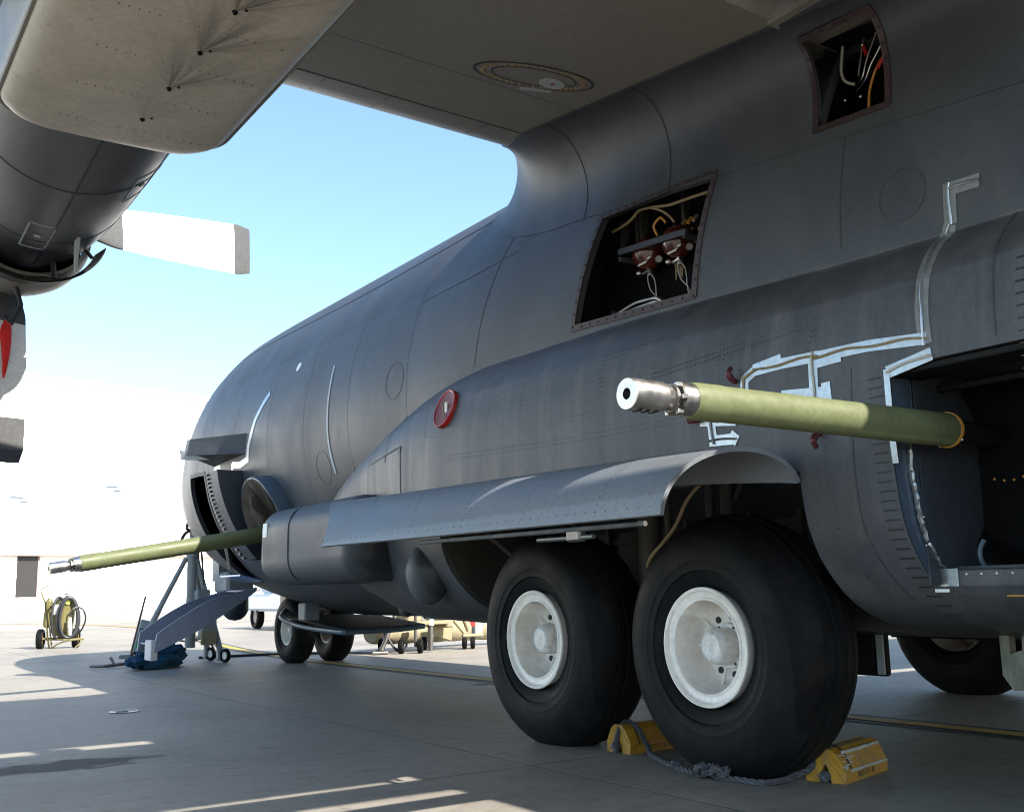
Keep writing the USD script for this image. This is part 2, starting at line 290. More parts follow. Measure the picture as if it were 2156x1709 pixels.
# ------------------------------------------------------------------ ground
def quad(x0, x1, y0, y1, z): return MB().add([(x0, y0, z), (x1, y0, z), (x1, y1, z), (x0, y1, z)], [[0, 1, 2, 3]])
put('ground', quad(-900, 900, -900, 900, -.03), 'concrete', smooth=False, kind='structure', label='pale concrete airfield reaching the horizon')
apron = str(UsdGeom.Xform.Define(stage, '/World/apron').GetPath())
data(stage.GetPrimAtPath(apron), kind='structure', label='concrete parking apron of square slabs with dark joints')
put('joint_filler', quad(-21.5, 28, -6.5, 45.9, -.0009), 'sealant', apron, smooth=False)
def slab(x0, x1, y0, y1):
    g = .008; b = .0004; m = MB(); o = [(x0 + g, y0 + g), (x1 - g, y0 + g), (x1 - g, y1 - g), (x0 + g, y1 - g)]
    i = [(x0 + g + b, y0 + g + b), (x1 - g - b, y0 + g + b), (x1 - g - b, y1 - g - b), (x0 + g + b, y1 - g - b)]
    v = [(*p, -.03) for p in o] + [(*p, -b) for p in o] + [(*p, 0) for p in i]
    f = [[8, 9, 10, 11]]
    for a in (0, 4): f += [[a + k, a + (k + 1) % 4, a + 4 + (k + 1) % 4, a + 4 + k] for k in range(4)]
    return m.add(v, f)
XJ = [-2.85 + 6.1 * k for k in range(-3, 6)]; YJ = [.17 + 6.5 * k for k in range(-1, 8)]
for a in range(len(XJ) - 1):
    for b in range(len(YJ) - 1): put('slab', slab(XJ[a], XJ[a + 1], YJ[b], YJ[b + 1]), 'concrete', apron, smooth=False)
def ground_strip(path, w, z, off=0.0):
    p = np.asarray(path, float); t = np.gradient(p, axis=0); t /= np.linalg.norm(t, axis=1)[:, None]; n = np.stack([-t[:, 1], t[:, 0]], 1)
    g = np.stack([np.c_[p + n * (off - w / 2), np.full(len(p), z)], np.c_[p + n * (off + w / 2), np.full(len(p), z)]], 1)
    return MB().grid(g, flip=True)
LINE = smoothline([(.14, -6), (.06, 0), (.0, 5), (.0, 9.5), (.3, 13), (1.2, 18.5), (2.6, 25.5), (3.2, 33), (1.8, 42), (-3.5, 49)], 90)
put('taxi_line_border', ground_strip(LINE, .36, .004), 'line_black', smooth=False, kind='structure', label='black border painted under the yellow taxi line')
put('taxi_line', ground_strip(LINE, .15, .008), 'line_yellow', smooth=False, kind='structure', label='yellow taxi guide line running under the aircraft and curving away')
def blob(cx, cy, rx, ry, seed, n=40, rough=.35):
    a = np.linspace(0, 2 * np.pi, n, endpoint=False); k = np.stack([np.cos(a) * 1.6 + seed, np.sin(a) * 1.6, np.full(n, seed * .7)], 1)
    r = 1 + rough * (meshkit.fbm(k, 4, seed) - .5) * 2
    return Polygon(np.stack([cx + rx * r * np.cos(a), cy + ry * r * np.sin(a)], 1)).buffer(0)
put('oil_stain', quad(-6.6, -3.6, 1.3, 2.7, .0015), 'oil_stain', smooth=False, kind='structure', label='dark damp stain with droplets on the concrete in the left foreground')
st2 = unary_union([blob(1.0 + rng.gauss(0, .7), 4.4 + rng.gauss(0, .35), rng.uniform(.2, .6), rng.uniform(.05, .16), 50 + k) for k in range(6)])
put('tar_patch', MB().poly(st2, (0, 0, .0035), (1, 0, 0), (0, 1, 0), .0006), 'oil', smooth=False, kind='structure', label='dark worn patch on the concrete beside the yellow line')

# ------------------------------------------------------------------ hull shape (port side is -x, the nose is +y)
# --- hull shape
FY = [-20, 7.5, 8.5, 9.5, 10.3, 11.1, 11.9, 12.6, 13.1, 13.3]
fus_w = Pchip(FY, [2.16, 2.16, 2.13, 1.99, 1.82, 1.56, 1.20, .76, .35, .05])
fus_t = Pchip(FY, [4.74, 4.74, 4.74, 4.70, 4.50, 4.05, 3.45, 2.90, 2.50, 2.25])
fus_b = Pchip(FY, [.65, .67, .74, .86, .99, 1.15, 1.34, 1.62, 1.93, 2.2])
fus_c = Pchip(FY, [2.58, 2.58, 2.58, 2.57, 2.52, 2.45, 2.38, 2.30, 2.23, 2.22])
def fus_half(y, z):
    c = fus_c(y); h = np.where(z > c, fus_t(y) - c, c - fus_b(y))
    return fus_w(y) * np.sqrt(np.clip(1 - ((z - c) / h) ** 2, 0, 1))
SPZ = [.64, .66, .70, .75, .80, .86, .965, 1.10, 1.235, 1.4, 1.7, 2.1, 2.3, 2.45, 2.53, 2.575]
SPX = [.9, 1.25, 1.55, 1.83, 1.97, 2.09, 2.22, 2.33, 2.39, 2.42, 2.44, 2.43, 2.385, 2.29, 2.20, 2.12]
sp_full = Pchip(SPZ, SPX)
sp_fold = Pchip([-20, -2.5, 0.4, 1.0, 1.6, 2.1, 2.5, 3.2, 3.9, 4.6, 5.6], [2.47, 2.47, 2.575, 2.58, 2.59, 2.555, 2.49, 2.315, 2.115, 1.895, 1.5])
sp_gain = Pchip([-20, 1.4, 2.4, 3.3, 4.2, 5.0, 5.6], [1, 1, .97, .88, .66, .30, 0])
def sponson_half(y, z):
    zf = sp_fold(y); q = .64 + (z - .64) * (2.575 - .64) / (zf - .64)
    t = np.clip(sp_full(np.clip(q, .64, 2.575)) - fus_half(0 * np.asarray(y, float), np.clip(q, .64, 2.575)), 0, 9)
    return np.where(z > zf, 0, fus_half(y, z) + t * sp_gain(y))
def hull_half(y, z):
    return np.maximum(fus_half(y, z), np.where(np.asarray(y) < 5.6, sponson_half(np.minimum(y, 5.59), z), 0))
# --- end hull shape

def hull_pt(y, z, lift=0.0):
    y, z = np.asarray(y, float), np.asarray(z, float); e = .02
    x = -hull_half(y, z)
    n = np.stack([-np.ones_like(x), -(hull_half(y + e, z) - hull_half(y - e, z)) / (2 * e), -(hull_half(y, z + e) - hull_half(y, z - e)) / (2 * e)], -1)
    n /= np.linalg.norm(n, axis=-1, keepdims=True)
    return np.stack([x, y, z], -1) + n * lift, n
def resample(pts, step):
    p = np.asarray(pts, float); s = np.r_[0, np.cumsum(np.linalg.norm(np.diff(p, axis=0), axis=1))]
    t = np.linspace(0, s[-1], max(2, int(round(s[-1] / step)) + 1)); return np.stack([np.interp(t, s, p[:, k]) for k in range(p.shape[1])], 1)
def ribbon(m, yz, w, lift=.004, step=.05, on=hull_pt):
    """a raised strip of width w that follows the skin along the (y, z) polyline"""
    q = resample(yz, step); p, n = on(q[:, 0], q[:, 1], lift); p0 = p - n * (lift + .004)
    t = np.gradient(p, axis=0); t /= np.linalg.norm(t, axis=1)[:, None]; s = np.cross(n, t); s /= np.linalg.norm(s, axis=1)[:, None]
    rows = np.stack([p0 - s * w * .5, p - s * w * .5, p + s * w * .5, p0 + s * w * .5], 1)
    return m.grid(rows)
def rivets(m, yz, step=.026, off=(0,), r=.0048, h=.002, on=hull_pt):
    q = resample(yz, step); p, n = on(q[:, 0], q[:, 1], 0.0); t = np.gradient(p, axis=0); t /= np.linalg.norm(t, axis=1)[:, None]; s = np.cross(n, t)
    a = np.linspace(0, 2 * np.pi, 6, endpoint=False)
    for o in off:
        c = p + s * o
        ring = c[:, None] + r * (np.cos(a)[None, :, None] * t[:, None] + np.sin(a)[None, :, None] * s[:, None]) - n[:, None] * .001
        v = np.concatenate([ring, (c + n * h)[:, None]], 1); k = np.arange(6); f0 = np.stack([k, (k + 1) % 6, np.full(6, 6)], 1)
        m.add(v.reshape(-1, 3), (f0[None] + 7 * np.arange(len(c))[:, None, None]).reshape(-1, 3))
    return m

# ------------------------------------------------------------------ the aircraft
AC = thing('gunship_aircraft', 'large dark grey four-engined military aircraft with gun barrels out of its left side', 'aircraft')
def fus_loft(d=0.0):
    ys = np.r_[np.arange(-12, 7.5, .3), np.arange(7.5, 13.29, .12)]; th = np.linspace(0, 2 * np.pi, 240, endpoint=False); m = MB(); rows = []
    for y in ys:
        w, c, t, b = max(fus_w(y) - d, .02), fus_c(y), fus_t(y) - d, fus_b(y) + d; s = np.sin(th)
        rows.append(np.stack([w * np.cos(th), np.full(240, y + (d if y < -11.9 else (-d if y > 13.2 else 0))), c + np.where(s > 0, max(t - c, .02), max(c - b, .02)) * s], 1))
    m.grid(np.array(rows), wrap=True)
    for r, fl in ((rows[0], True), (rows[-1], False)):
        k = np.arange(240); f = np.stack([k, (k + 1) % 240, np.full(240, 240)], 1); m.add(np.vstack([r, r.mean(0)]), f[:, ::-1] if fl else f)
    return solid(m)
W1 = [(.41, 3.375), (-.665, 3.315), (-.56, 2.59), (.565, 2.645)]
W2 = [(-1.425, 3.275), (-1.862, 3.235), (-1.862, 3.715), (-1.80, 3.725), (-1.425, 3.765)]
DOORWAY = [(9.12, 2.50), (9.15, 2.3), (9.13, 1.5), (9.05, 1.16), (8.38, 1.14), (8.28, 1.4), (8.26, 2.3), (8.30, 2.46)]
GUN = (-2.88, -1.97, .925, 1.865)                                            # y0, y1, z0, z1 of the rear gun opening
skin = fus_loft() - fus_loft(.05)
skin = skin - prism_x(W1, -3, -1) - prism_x(W2, -3, -1) - prism_x(DOORWAY, -3, -.6) - boxm((-3, GUN[0], GUN[2]), (-1.1, GUN[1], GUN[3]))
FUS = put('fuselage', skin, 'gunship_grey', AC, smooth=28)
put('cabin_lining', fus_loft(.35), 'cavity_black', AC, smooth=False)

# main gear sponson, solid, with the wheel well and the gun opening cut out of it
def sponson():
    zs = np.array([2.575, 2.56, 2.53, 2.49, 2.44, 2.38, 2.31, 2.22, 2.1, 1.95, 1.8, 1.65, 1.5, 1.4, 1.3, 1.235, 1.16, 1.09, 1.02, .965, .91, .86, .82, .79, .76, .73, .705, .68, .66, .642])
    ys = np.r_[np.arange(-7, 1.0, .2), np.arange(1.0, 5.61, .1)]; rows = []
    for y in ys:
        zf = float(sp_fold(y)); q = .64 + (zs - .64) * (zf - .64) / (2.575 - .64); x = np.asarray(sponson_half(np.full(len(q), y), q))
        pts = np.stack([-x, np.full(len(q), y), q], 1)
        pts[0, 0] = -float(fus_half(y, zf)) - .002
        rows.append(np.vstack([[(-.5, y, zf)], pts, [(-.5, y, .655)]]))
    m = MB(); g = np.array(rows); m.grid(g, wrap=True)
    for e, fl in ((0, True), (-1, False)):
        r = g[e]; n = len(r); k = np.arange(n); f = np.stack([k, (k + 1) % n, np.full(n, n)], 1); m.add(np.vstack([r, [(-1.0, r[0, 1], 1.3)]]), f[:, ::-1] if fl else f)
    return solid(m)
WELL_F, WELL_R = 1.93, -1.455
sp = sponson() - boxm((-2.36, WELL_R, .3), (-1.60, WELL_F, 1.66)) - boxm((-3, WELL_R, .3), (-2.3, WELL_F, 1.47)) - boxm((-3, GUN[0], GUN[2]), (-1.2, GUN[1], GUN[3]))
SPON = put('landing_gear_sponson', sp, 'sponson_grey', AC, smooth=28)
zb = np.linspace(.70, 1.64, 30); secf = lambda y: Polygon(np.vstack([np.c_[np.minimum(-sponson_half(np.full(30, y), zb) + .03, -1.64), zb], [(-1.62, 1.64), (-1.62, .70)]])).buffer(0)
put('wheel_well_lining', MB().box((-1.62, .24, 1.17), (.02, 3.36, .94)).box((-1.97, .24, 1.648), (.70, 3.36, .02)).poly(secf(-1.44), (0, WELL_R + .012, 0), (1, 0, 0), (0, 0, 1), .010).poly(secf(1.92), (0, WELL_F - .004, 0), (1, 0, 0), (0, 0, 1), .010), 'well_grey', AC, smooth=False)
m = MB()
for y in (-1.1, -.8, -.42, -.1, .12, .5, .9, 1.3, 1.65): put('wheel_well_rib', MB().box((-1.65, y, 1.3), (.05, .035, .7)), 'well_grey', AC, smooth=False)
for z in (1.25, 1.5): put('wheel_well_stringer', MB().box((-1.64, .24, z), (.03, 3.3, .03)), 'well_grey', AC, smooth=False)
m = MB()
for a, b, r in (((-1.95, -.03, 1.05), (-1.95, -.03, 1.62), .022), ((-1.9, -.34, 1.0), (-1.9, -.34, 1.62), .028), ((-1.85, -.24, 1.05), (-1.88, -.6, 1.55), .018), ((-1.95, .66, 1.24), (-1.9, 1.35, 1.6), .022), ((-1.9, .2, .95), (-1.9, .2, 1.62), .075), ((-2.25, 1.55, 1.35), (-1.8, 1.25, .9), .02), ((-1.9, -.48, 1.2), (-1.9, -.48, 1.62), .04)): put('gear_strut', MB().cyl(a, b, r), 'well_grey', AC)
m = MB()
for k in range(9): m.lathe([(0, .05), (.012, .062), (.024, .05)], (-2.0, -1.26, 1.33 + k * .026), (0, 0, 1), 20)
put('actuator_boot', m, 'red_plastic', AC); put('actuator_rod', MB().cyl((-2.0, -1.26, .95), (-2.0, -1.26, 1.62), .045, 18), 'hub_grey', AC)
put('hydraulic_hose', MB().tube(smoothline([(-2.15, -.62, 1.55), (-2.2, -.46, 1.41), (-2.2, -.36, 1.28), (-2.18, -.15, 1.14), (-2.1, .0, 1.07)], 24), .011, 8), 'wire_tan', AC)

# gear door, folded up like an awning over the wheels
def gear_door():
    n = 48; rows = []; t = np.linspace(0, 1, 26)[:, None]; B = [(1 - t) ** 3, 3 * t * (1 - t) ** 2, 3 * t * t * (1 - t), t ** 3]
    for s in np.linspace(0, 1, n):                                              # s = 0 at the rear
        yh = -1.47 + s * 5.1; yl = -1.27 + s * 3.74
        h = np.array([-2.415 + .02 * s, yh, 1.42 + .30 * s ** .8]); l = np.array([-3.12 + .02 * s, yl, 1.265 + .03 * s])
        c1 = h + np.array([-.10 - .10 * s, 0, .22 * (1 - s) ** 1.2 + .03]); c2 = l + np.array([.05 + .09 * s, 0, .36 - .02 * s])
        rows.append(B[0] * h + B[1] * c1 + B[2] * c2 + B[3] * l)
    g = np.array(rows); gy = np.gradient(g, axis=0); gt = np.gradient(g, axis=1); nn = np.cross(gt, gy); nn /= np.linalg.norm(nn, axis=2, keepdims=True)
    if nn[n // 2, 13, 2] < 0: nn = -nn
    inner = g - nn * .022; m = MB(); m.grid(g); m.grid(inner, flip=True)
    for a, b in ((g[0], inner[0]), (inner[-1], g[-1]), (inner[:, 0], g[:, 0]), (g[:, -1], inner[:, -1])): m.grid(np.stack([a, b], 0))
    return m, g, nn
gd, GDG, GDN = gear_door()
GDOOR = put('gear_door', gd, 'door_grey', AC, smooth=35)
m = MB()
def door_rivet(i, j):
    p, n_ = GDG[i, j], GDN[i, j]; t_ = unit(GDG[min(i + 1, 47), j] - GDG[max(i - 1, 0), j]); m.lathe([(-.001, .0042), (.0018, .003), (.0022, .0)], p, n_, 6)
for i in range(0, 48): door_rivet(i, 24)
for i in range(6, 46, 8):
    for j in range(3, 25): door_rivet(i, j)
put('rivet', m, 'rivet_dark', GDOOR, smooth=False, kind='stuff')
lip = GDG[:, -1]
put('lip_rail', MB().tube(lip[2:30] + np.array([.05, 0, -.03]), .013, 8), 'steel_dark', GDOOR)
put('latch', MB().box(lip[9] + np.array([.07, 0, -.06]), (.05, .12, .06), bevel=.01).cyl(lip[7] + np.array([.06, 0, -.07]), lip[13] + np.array([.06, 0, -.07]), .012), 'steel_dark', GDOOR)

# lower bulge, dome, pod, box under the belly
t = trimesh.creation.icosphere(subdivisions=4); v = t.vertices.copy(); z = v[:, 2]
v *= np.where(z > 0, 1 - .45 * np.clip(z, 0, 1) ** 1.3, 1)[:, None] ** [1, 1, 0]
put('bulge_fairing', MB().add(v * [.17, .20, .27] + [-2.26, 2.36, 1.12], t.faces), 'sponson_grey', AC, smooth=True)
put('sensor_pod', rounded((-2.60, 3.0, 1.045), (-1.4, 5.20, 1.765), .23, 44), 'gunship_grey', AC, smooth=40)
POD = AC + '/sensor_pod'
m = MB()
for y in (4.35,):
    q = np.array([(-2.36, y, 1.768), (-2.49, y, 1.73), (-2.57, y, 1.66), (-2.602, y, 1.54), (-2.604, y, 1.4), (-2.602, y, 1.27), (-2.57, y, 1.15), (-2.49, y, 1.08), (-2.36, y, 1.042)]); q = smoothline(q, 30)
    m.tube(q, .006, 6)
put('pod_seam', m, 'seam_dark', POD)
put('warning_decal', MB().box((-2.598, 4.93, 1.56), (.012, .10, .13)), 'label_white', POD, smooth=False)
put('belly_dome', MB().lathe([(-.2, .085), (0, .085), (.05, .075), (.08, .05), (.095, .0)], (-1.2, 4.69, .80), (0, 0, -1), 28), 'nacelle_grey', AC, smooth=40)
put('belly_box', MB().box((-.9, 7.86, .74), (.2, .22, .22), bevel=.015), 'door_grey', AC, smooth=False)

# ------------------------------------------------------------------ wings, fillet, flaps
def wing_low(y): return 3.985 + .13 * y
WSEC = smoothline([(-1.40, wing_low(-1.4)), (-.7, wing_low(-.7)), (0, wing_low(0)), (.6, wing_low(.6)), (1.0, 4.118), (1.25, 4.165), (1.42, 4.235), (1.56, 4.335), (1.64, 4.45), (1.65, 4.56), (1.58, 4.66), (1.42, 4.745), (1.1, 4.83), (.5, 4.92), (-.4, 4.93), (-1.40, 4.76), (-2.06, 4.56), (-2.07, 4.44)], 110)
def wing(sg, x0, x1):
    m = MB(); xs = np.linspace(x0, x1, 8); dz = (xs - x0) * .02
    g = np.array([np.stack([np.full(110, sg * x), WSEC[:, 0], WSEC[:, 1] + d], 1) for x, d in zip(xs, dz)]); m.grid(g, wrap=True)
    for e in (0, -1):
        r = g[e]; t = trimesh.creation.triangulate_polygon(Polygon(r[:, 1:]), engine='earcut')
        m.add(np.c_[np.full(len(t[0]), r[0, 0]), t[0]], t[1])
    return m
WING = put('wing', wing(-1, 1.5, 10.5), 'wing_grey', AC, smooth=40); put('wing', wing(1, 1.5, 12), 'wing_grey', AC, smooth=40)
def slabx(x0, x1, pts): return MB().poly(Polygon(pts), (x0, 0, 0), (0, 1, 0), (0, 0, 1), x1 - x0)
for sg in (-1, 1):
    a, b = (-10.5, -2.02) if sg < 0 else (2.02, 12)
    put('flap', slabx(a, b, [(-1.575, 3.83), (-1.87, 4.105), (-2.2, 4.12), (-3.0, 3.97), (-3.655, 3.64), (-3.66, 3.60), (-2.6, 3.66)]), 'wing_grey', AC, smooth=False)
    put('flap_trailing_strip', slabx(a if sg < 0 else 1.5, -1.5 if sg < 0 else b, [(-3.74, 3.60), (-3.74, 3.63), (-3.96, 3.52), (-3.96, 3.51)]), 'wing_grey', AC, smooth=False)
m = MB()
for x, w in ((-3.0, .09), (-4.2, .09), (-5.6, .09)): put('flap_bracket', MB().poly(Polygon([(-1.41, 3.80), (-1.60, 3.79), (-2.0, 4.15), (-1.85, 4.25)]), (x - w / 2, 0, 0), (0, 1, 0), (0, 0, 1), w), 'wing_grey', AC, smooth=False)
put('root_rib_box', MB().box((-1.87, -1.72, 4.0), (.92, .68, .40)), 'wing_grey', AC, smooth=False)
R0, ZC = 2.16, 2.58
def fillet():
    """concave skin from the under side and nose of the wing down on to the fuselage, sweeping forward round the wing's nose"""
    c = resample(smoothline([(-2.6, wing_low(-2.6)), (-1.4, wing_low(-1.4)), (-.7, wing_low(-.7)), (0, wing_low(0)), (.6, wing_low(.6)), (1.0, 4.118), (1.25, 4.165), (1.42, 4.235), (1.56, 4.335), (1.64, 4.45), (1.65, 4.56), (1.58, 4.66), (1.42, 4.745)], 240), .025)
    sl = np.r_[0, np.cumsum(np.linalg.norm(np.diff(c, axis=0), axis=1))]; k = np.clip((sl - sl[np.argmax(c[:, 0] > .8)]) / (sl[-1] - sl[np.argmax(c[:, 0] > .8)]), 0, 1)
    rows = []; t = np.linspace(0, 1, 30)[:, None]
    for (y, z), kk in zip(c, k):
        e = kk * kk * (3 - 2 * kk); x0 = -2.28 + .379 * e; z3 = z - .62 + (4.462 - 4.125) * e; y3 = y + 1.164 * kk
        p0 = np.array([x0, y, z - .002]); p3 = np.array([-math.sqrt(R0 ** 2 - (z3 - ZC) ** 2) - .004, y3, z3]); n = unit([p3[0], 0, z3 - ZC]); T = p0 - p3; T = unit(T - n * (T @ n))
        p1 = p0 + [.24 - .025 * e, 0, 0]; p2 = p3 + T * (.34 + .202 * e)
        rows.append((1 - t) ** 3 * p0 + 3 * t * (1 - t) ** 2 * p1 + 3 * t * t * (1 - t) * p2 + t ** 3 * p3)
    g = np.array(rows); n = np.cross(np.gradient(g, axis=1), np.gradient(g, axis=0)); n /= np.linalg.norm(n, axis=2, keepdims=True)
    return g, (n if n[20, 15, 0] < 0 else -n)
FG, FN = fillet()
def fillet_shell():
    m = MB(); inner = FG - FN * .03; m.grid(FG); m.grid(inner, flip=True)
    for a, b in ((FG[0], inner[0]), (inner[-1], FG[-1]), (inner[:, 0], FG[:, 0]), (FG[:, -1], inner[:, -1])): m.grid(np.stack([a, b], 0), flip=True)
    return solid(m)
FIL = put('wing_fillet', fillet_shell() - prism_x(W2, -3.2, -1), 'gunship_grey', AC, smooth=30)
def seg_lines(m, P_, w, N_):                                                  # strip along an explicit 3-D line with normals
    t = np.gradient(P_, axis=0); t /= np.linalg.norm(t, axis=1)[:, None]; s = np.cross(N_, t); p = P_ + N_ * .003; q = P_ - N_ * .004
    return m.grid(np.stack([q - s * w / 2, p - s * w / 2, p + s * w / 2, q + s * w / 2], 1))
m = MB()
iy = lambda y: int(np.argmin(abs(FG[:, 13, 1] - y)))
for y in (.66, -.25, 1.75): put('fillet_seam', seg_lines(MB(), FG[iy(y)], .006, FN[iy(y)]), 'seam_dark', FIL, smooth=False)
m = MB()
for y, o in ((.66, .0), (.60, 0), (1.7, 0)):
    for j in range(0, 26):
        for d in (-1, 1):
            i = min(max(iy(y) + d, 0), len(FG) - 1); m.lathe([(-.001, .0036), (.0012, .0026), (.0014, 0)], FG[i, j], FN[i, j], 6)
put('rivet', m, 'rivet_dark', FIL, smooth=False, kind='stuff')
m = MB()
def wing_pt(a, b, lift=0.0):                                                     # a = x, b = y on the under side
    a, b = np.asarray(a, float), np.asarray(b, float); d = (-a - 1.5) * .02; zz = np.interp(b, [-1.4, 1.0, 1.25, 1.42], [wing_low(-1.4), 4.118, 4.165, 4.235])
    n_ = np.stack([np.zeros_like(a), np.full_like(a, .12), -np.ones_like(a)], -1); n_ /= np.linalg.norm(n_, axis=-1, keepdims=True)
    return np.stack([a, b, zz + d], -1) + n_ * lift, n_
for y, w in ((.50, .012), (.32, .01), (.96, .01), (1.12, .008)): ribbon(m, [(-9, y), (-2.25, y)], w, .0025, .3, on=wing_pt)
put('panel_seam', m, 'gunship_grey', WING, smooth=False)
m = MB()
for x in (-2.55, -3.3, -3.75): ribbon(m, [(x, .97), (x + .02, 1.35)], .008, .002, .1, on=wing_pt)
ribbon(m, [(-9, .955), (-2.25, .955)], .006, .0035, .3, on=wing_pt)
put('panel_seam', m, 'seam_dark', WING, smooth=False)
# oval access panel under the wing
EX, EY, EA, EB, ER = -2.80, .045, .37, .17, .05
def ell(k, s=1.0, rot=-.30): 
    u, v_ = EA * s * np.cos(k), EB * s * np.sin(k); return EX + u * math.cos(rot) - v_ * math.sin(rot), EY + u * math.sin(rot) + v_ * math.cos(rot)
def oval(s0, s1, lift):
    k = np.linspace(0, 2 * np.pi, 72, endpoint=False); o, _ = wing_pt(*ell(k, s1), lift); oo, _ = wing_pt(*ell(k, s1), -.003); i, _ = wing_pt(*ell(k, s0), lift)
    return MB().grid(np.stack([oo, o, i], 0), wrap=True)
ACCP = put('access_panel', oval(.02, 1.0, .005), 'wing_grey', AC, smooth=25)
put('panel_rim', oval(.985, 1.03, .007), 'seam_dark', ACCP, smooth=False); put('panel_rim', oval(.70, .73, .008), 'seam_dark', ACCP, smooth=False)
for k in np.linspace(0, 2 * np.pi, 44, endpoint=False):
    p, n_ = wing_pt(*ell(np.array(k), .87), .005); put('bolt', MB().lathe([(-.002, .012), (.006, .011), (.009, .006), (.0095, 0)], p, n_, 8), 'wire_tan', ACCP, smooth=30)
def disc_on(x, y, r, lift, n=28):
    k = np.linspace(0, 2 * np.pi, n, endpoint=False); o, _ = wing_pt(x + r * np.cos(k), y + r * .8 * np.sin(k), lift); b, _ = wing_pt(x + r * np.cos(k), y + r * .8 * np.sin(k), 0.0); c, _ = wing_pt(np.full(n, x), np.full(n, y), lift)
    return MB().grid(np.stack([b, o, c], 0), wrap=True)
put('filler_cap', disc_on(-2.66, .055, .085, .012), 'pale_grey', ACCP, smooth=25); put('filler_mark', disc_on(-2.66, .05, .014, .015, 12), 'red_plastic', ACCP, smooth=25)
p, _ = wing_pt(np.array(-2.68), np.array(.20), .01)
put('placard', MB().box(p, (.20, .035, .004), rotz(-.3)), 'pale_grey', ACCP, smooth=False)
p, n_ = wing_pt(np.array(-2.2), np.array(-.28), .0)
put('rust_scrape', MB().box(p + n_ * .002, (.12, .02, .004), rotz(.9)), 'wire_amber', WING, smooth=False)

# ------------------------------------------------------------------ engine nacelles, exhaust shroud, propeller
NX = -5.0
nac_y = [-1.2, -.4, .6, 1.6, 2.6, 3.4, 3.95, 4.12]
nac_w = Pchip(nac_y, [.42, .56, .61, .62, .61, .58, .50, .44]); nac_t = Pchip(nac_y, [4.5, 4.66, 4.72, 4.72, 4.68, 4.62, 4.5, 4.42]); nac_b = Pchip(nac_y, [3.85, 3.74, 3.68, 3.60, 3.50, 3.46, 3.50, 3.58])
def nac_pt(y, th, lift=0.0, cx=NX):
    y, th = np.asarray(y, float), np.asarray(th, float); c = 4.07; s = np.sin(th); h = np.where(s > 0, nac_t(y) - c, c - nac_b(y)); w = nac_w(y)
    n = np.stack([np.cos(th) / w, 0 * th, s / h], -1); n /= np.linalg.norm(n, axis=-1, keepdims=True)
    return np.stack([cx + w * np.cos(th), y + 0 * th, c + h * s], -1) + n * lift, n
def nacelle(cx):
    th = np.linspace(0, 2 * np.pi, 96, endpoint=False); ys = np.linspace(-1.2, 4.12, 60)
    g = np.array([nac_pt(y, th, 0, cx)[0] for y in ys]); m = MB(); m.grid(g, wrap=True)
    for e, fl in ((0, False), (-1, True)):
        r = g[e]; k = np.arange(96); f = np.stack([k, (k + 1) % 96, np.full(96, 96)], 1); m.add(np.vstack([r, r.mean(0)]), f[:, ::-1] if fl else f)
    return m
NAC = put('engine_nacelle', nacelle(NX), 'nacelle_grey', AC, smooth=40)
put('engine_nacelle', nacelle(4.97), 'nacelle_grey', AC, smooth=40)
m = MB()
def nac_line(m, ys, ths, w, lift=.003):
    p, n = nac_pt(np.asarray(ys), np.asarray(ths), lift); t = np.gradient(p, axis=0); t /= np.linalg.norm(t, axis=1)[:, None]; s = np.cross(n, t); q = p - n * (lift + .006)
    return m.grid(np.stack([q - s * w / 2, p - s * w / 2, p + s * w / 2, q + s * w / 2], 1))
T = lambda d: math.radians(d)
for y in (2.15, 3.05): nac_line(m, np.full(40, y), np.linspace(T(-175), T(-5), 40), .014)
nac_line(m, np.linspace(.6, 3.6, 30), np.full(30, T(-88)), .012); nac_line(m, np.linspace(.6, 3.9, 30), np.full(30, T(-35)), .010)
put('cowl_seam', m, 'seam_dark', NAC, smooth=False)
def nac_square(y0, y1, a0, a1, w=.012):
    m = MB()
    for yy in (y0, y1): nac_line(m, np.full(12, yy), np.linspace(T(a0), T(a1), 12), w)
    for a in (a0, a1): nac_line(m, np.linspace(y0, y1, 8), np.full(8, T(a)), w)
    return m
put('stencil_outline', nac_square(2.02, 2.4, -52, -32), 'pale_grey', NAC, smooth=False)
put('stencil_outline', nac_square(2.75, 3.2, -104, -88), 'pale_grey', NAC, smooth=False)
for y, a in ((2.2, -43), (2.95, -96)):
    p, n = nac_pt(np.array(y), np.array(T(a)), .002); put('drain_port', MB().lathe([(0, .025), (.006, .022), (.007, 0)], p, n, 14), 'pale_grey', NAC)
put('drain_mast', MB().poly(Polygon([(0, 0), (.11, 0), (.075, -.24), (.045, -.24)]), (-4.83, 2.78, 3.46), (0, 1, 0), (0, 0, 1), .02), 'pale_grey', NAC, smooth=False)
put('drain_mast', MB().cyl((-4.62, 3.55, 3.62), (-4.58, 3.5, 3.55), .015, 10), 'steel_dark', NAC)
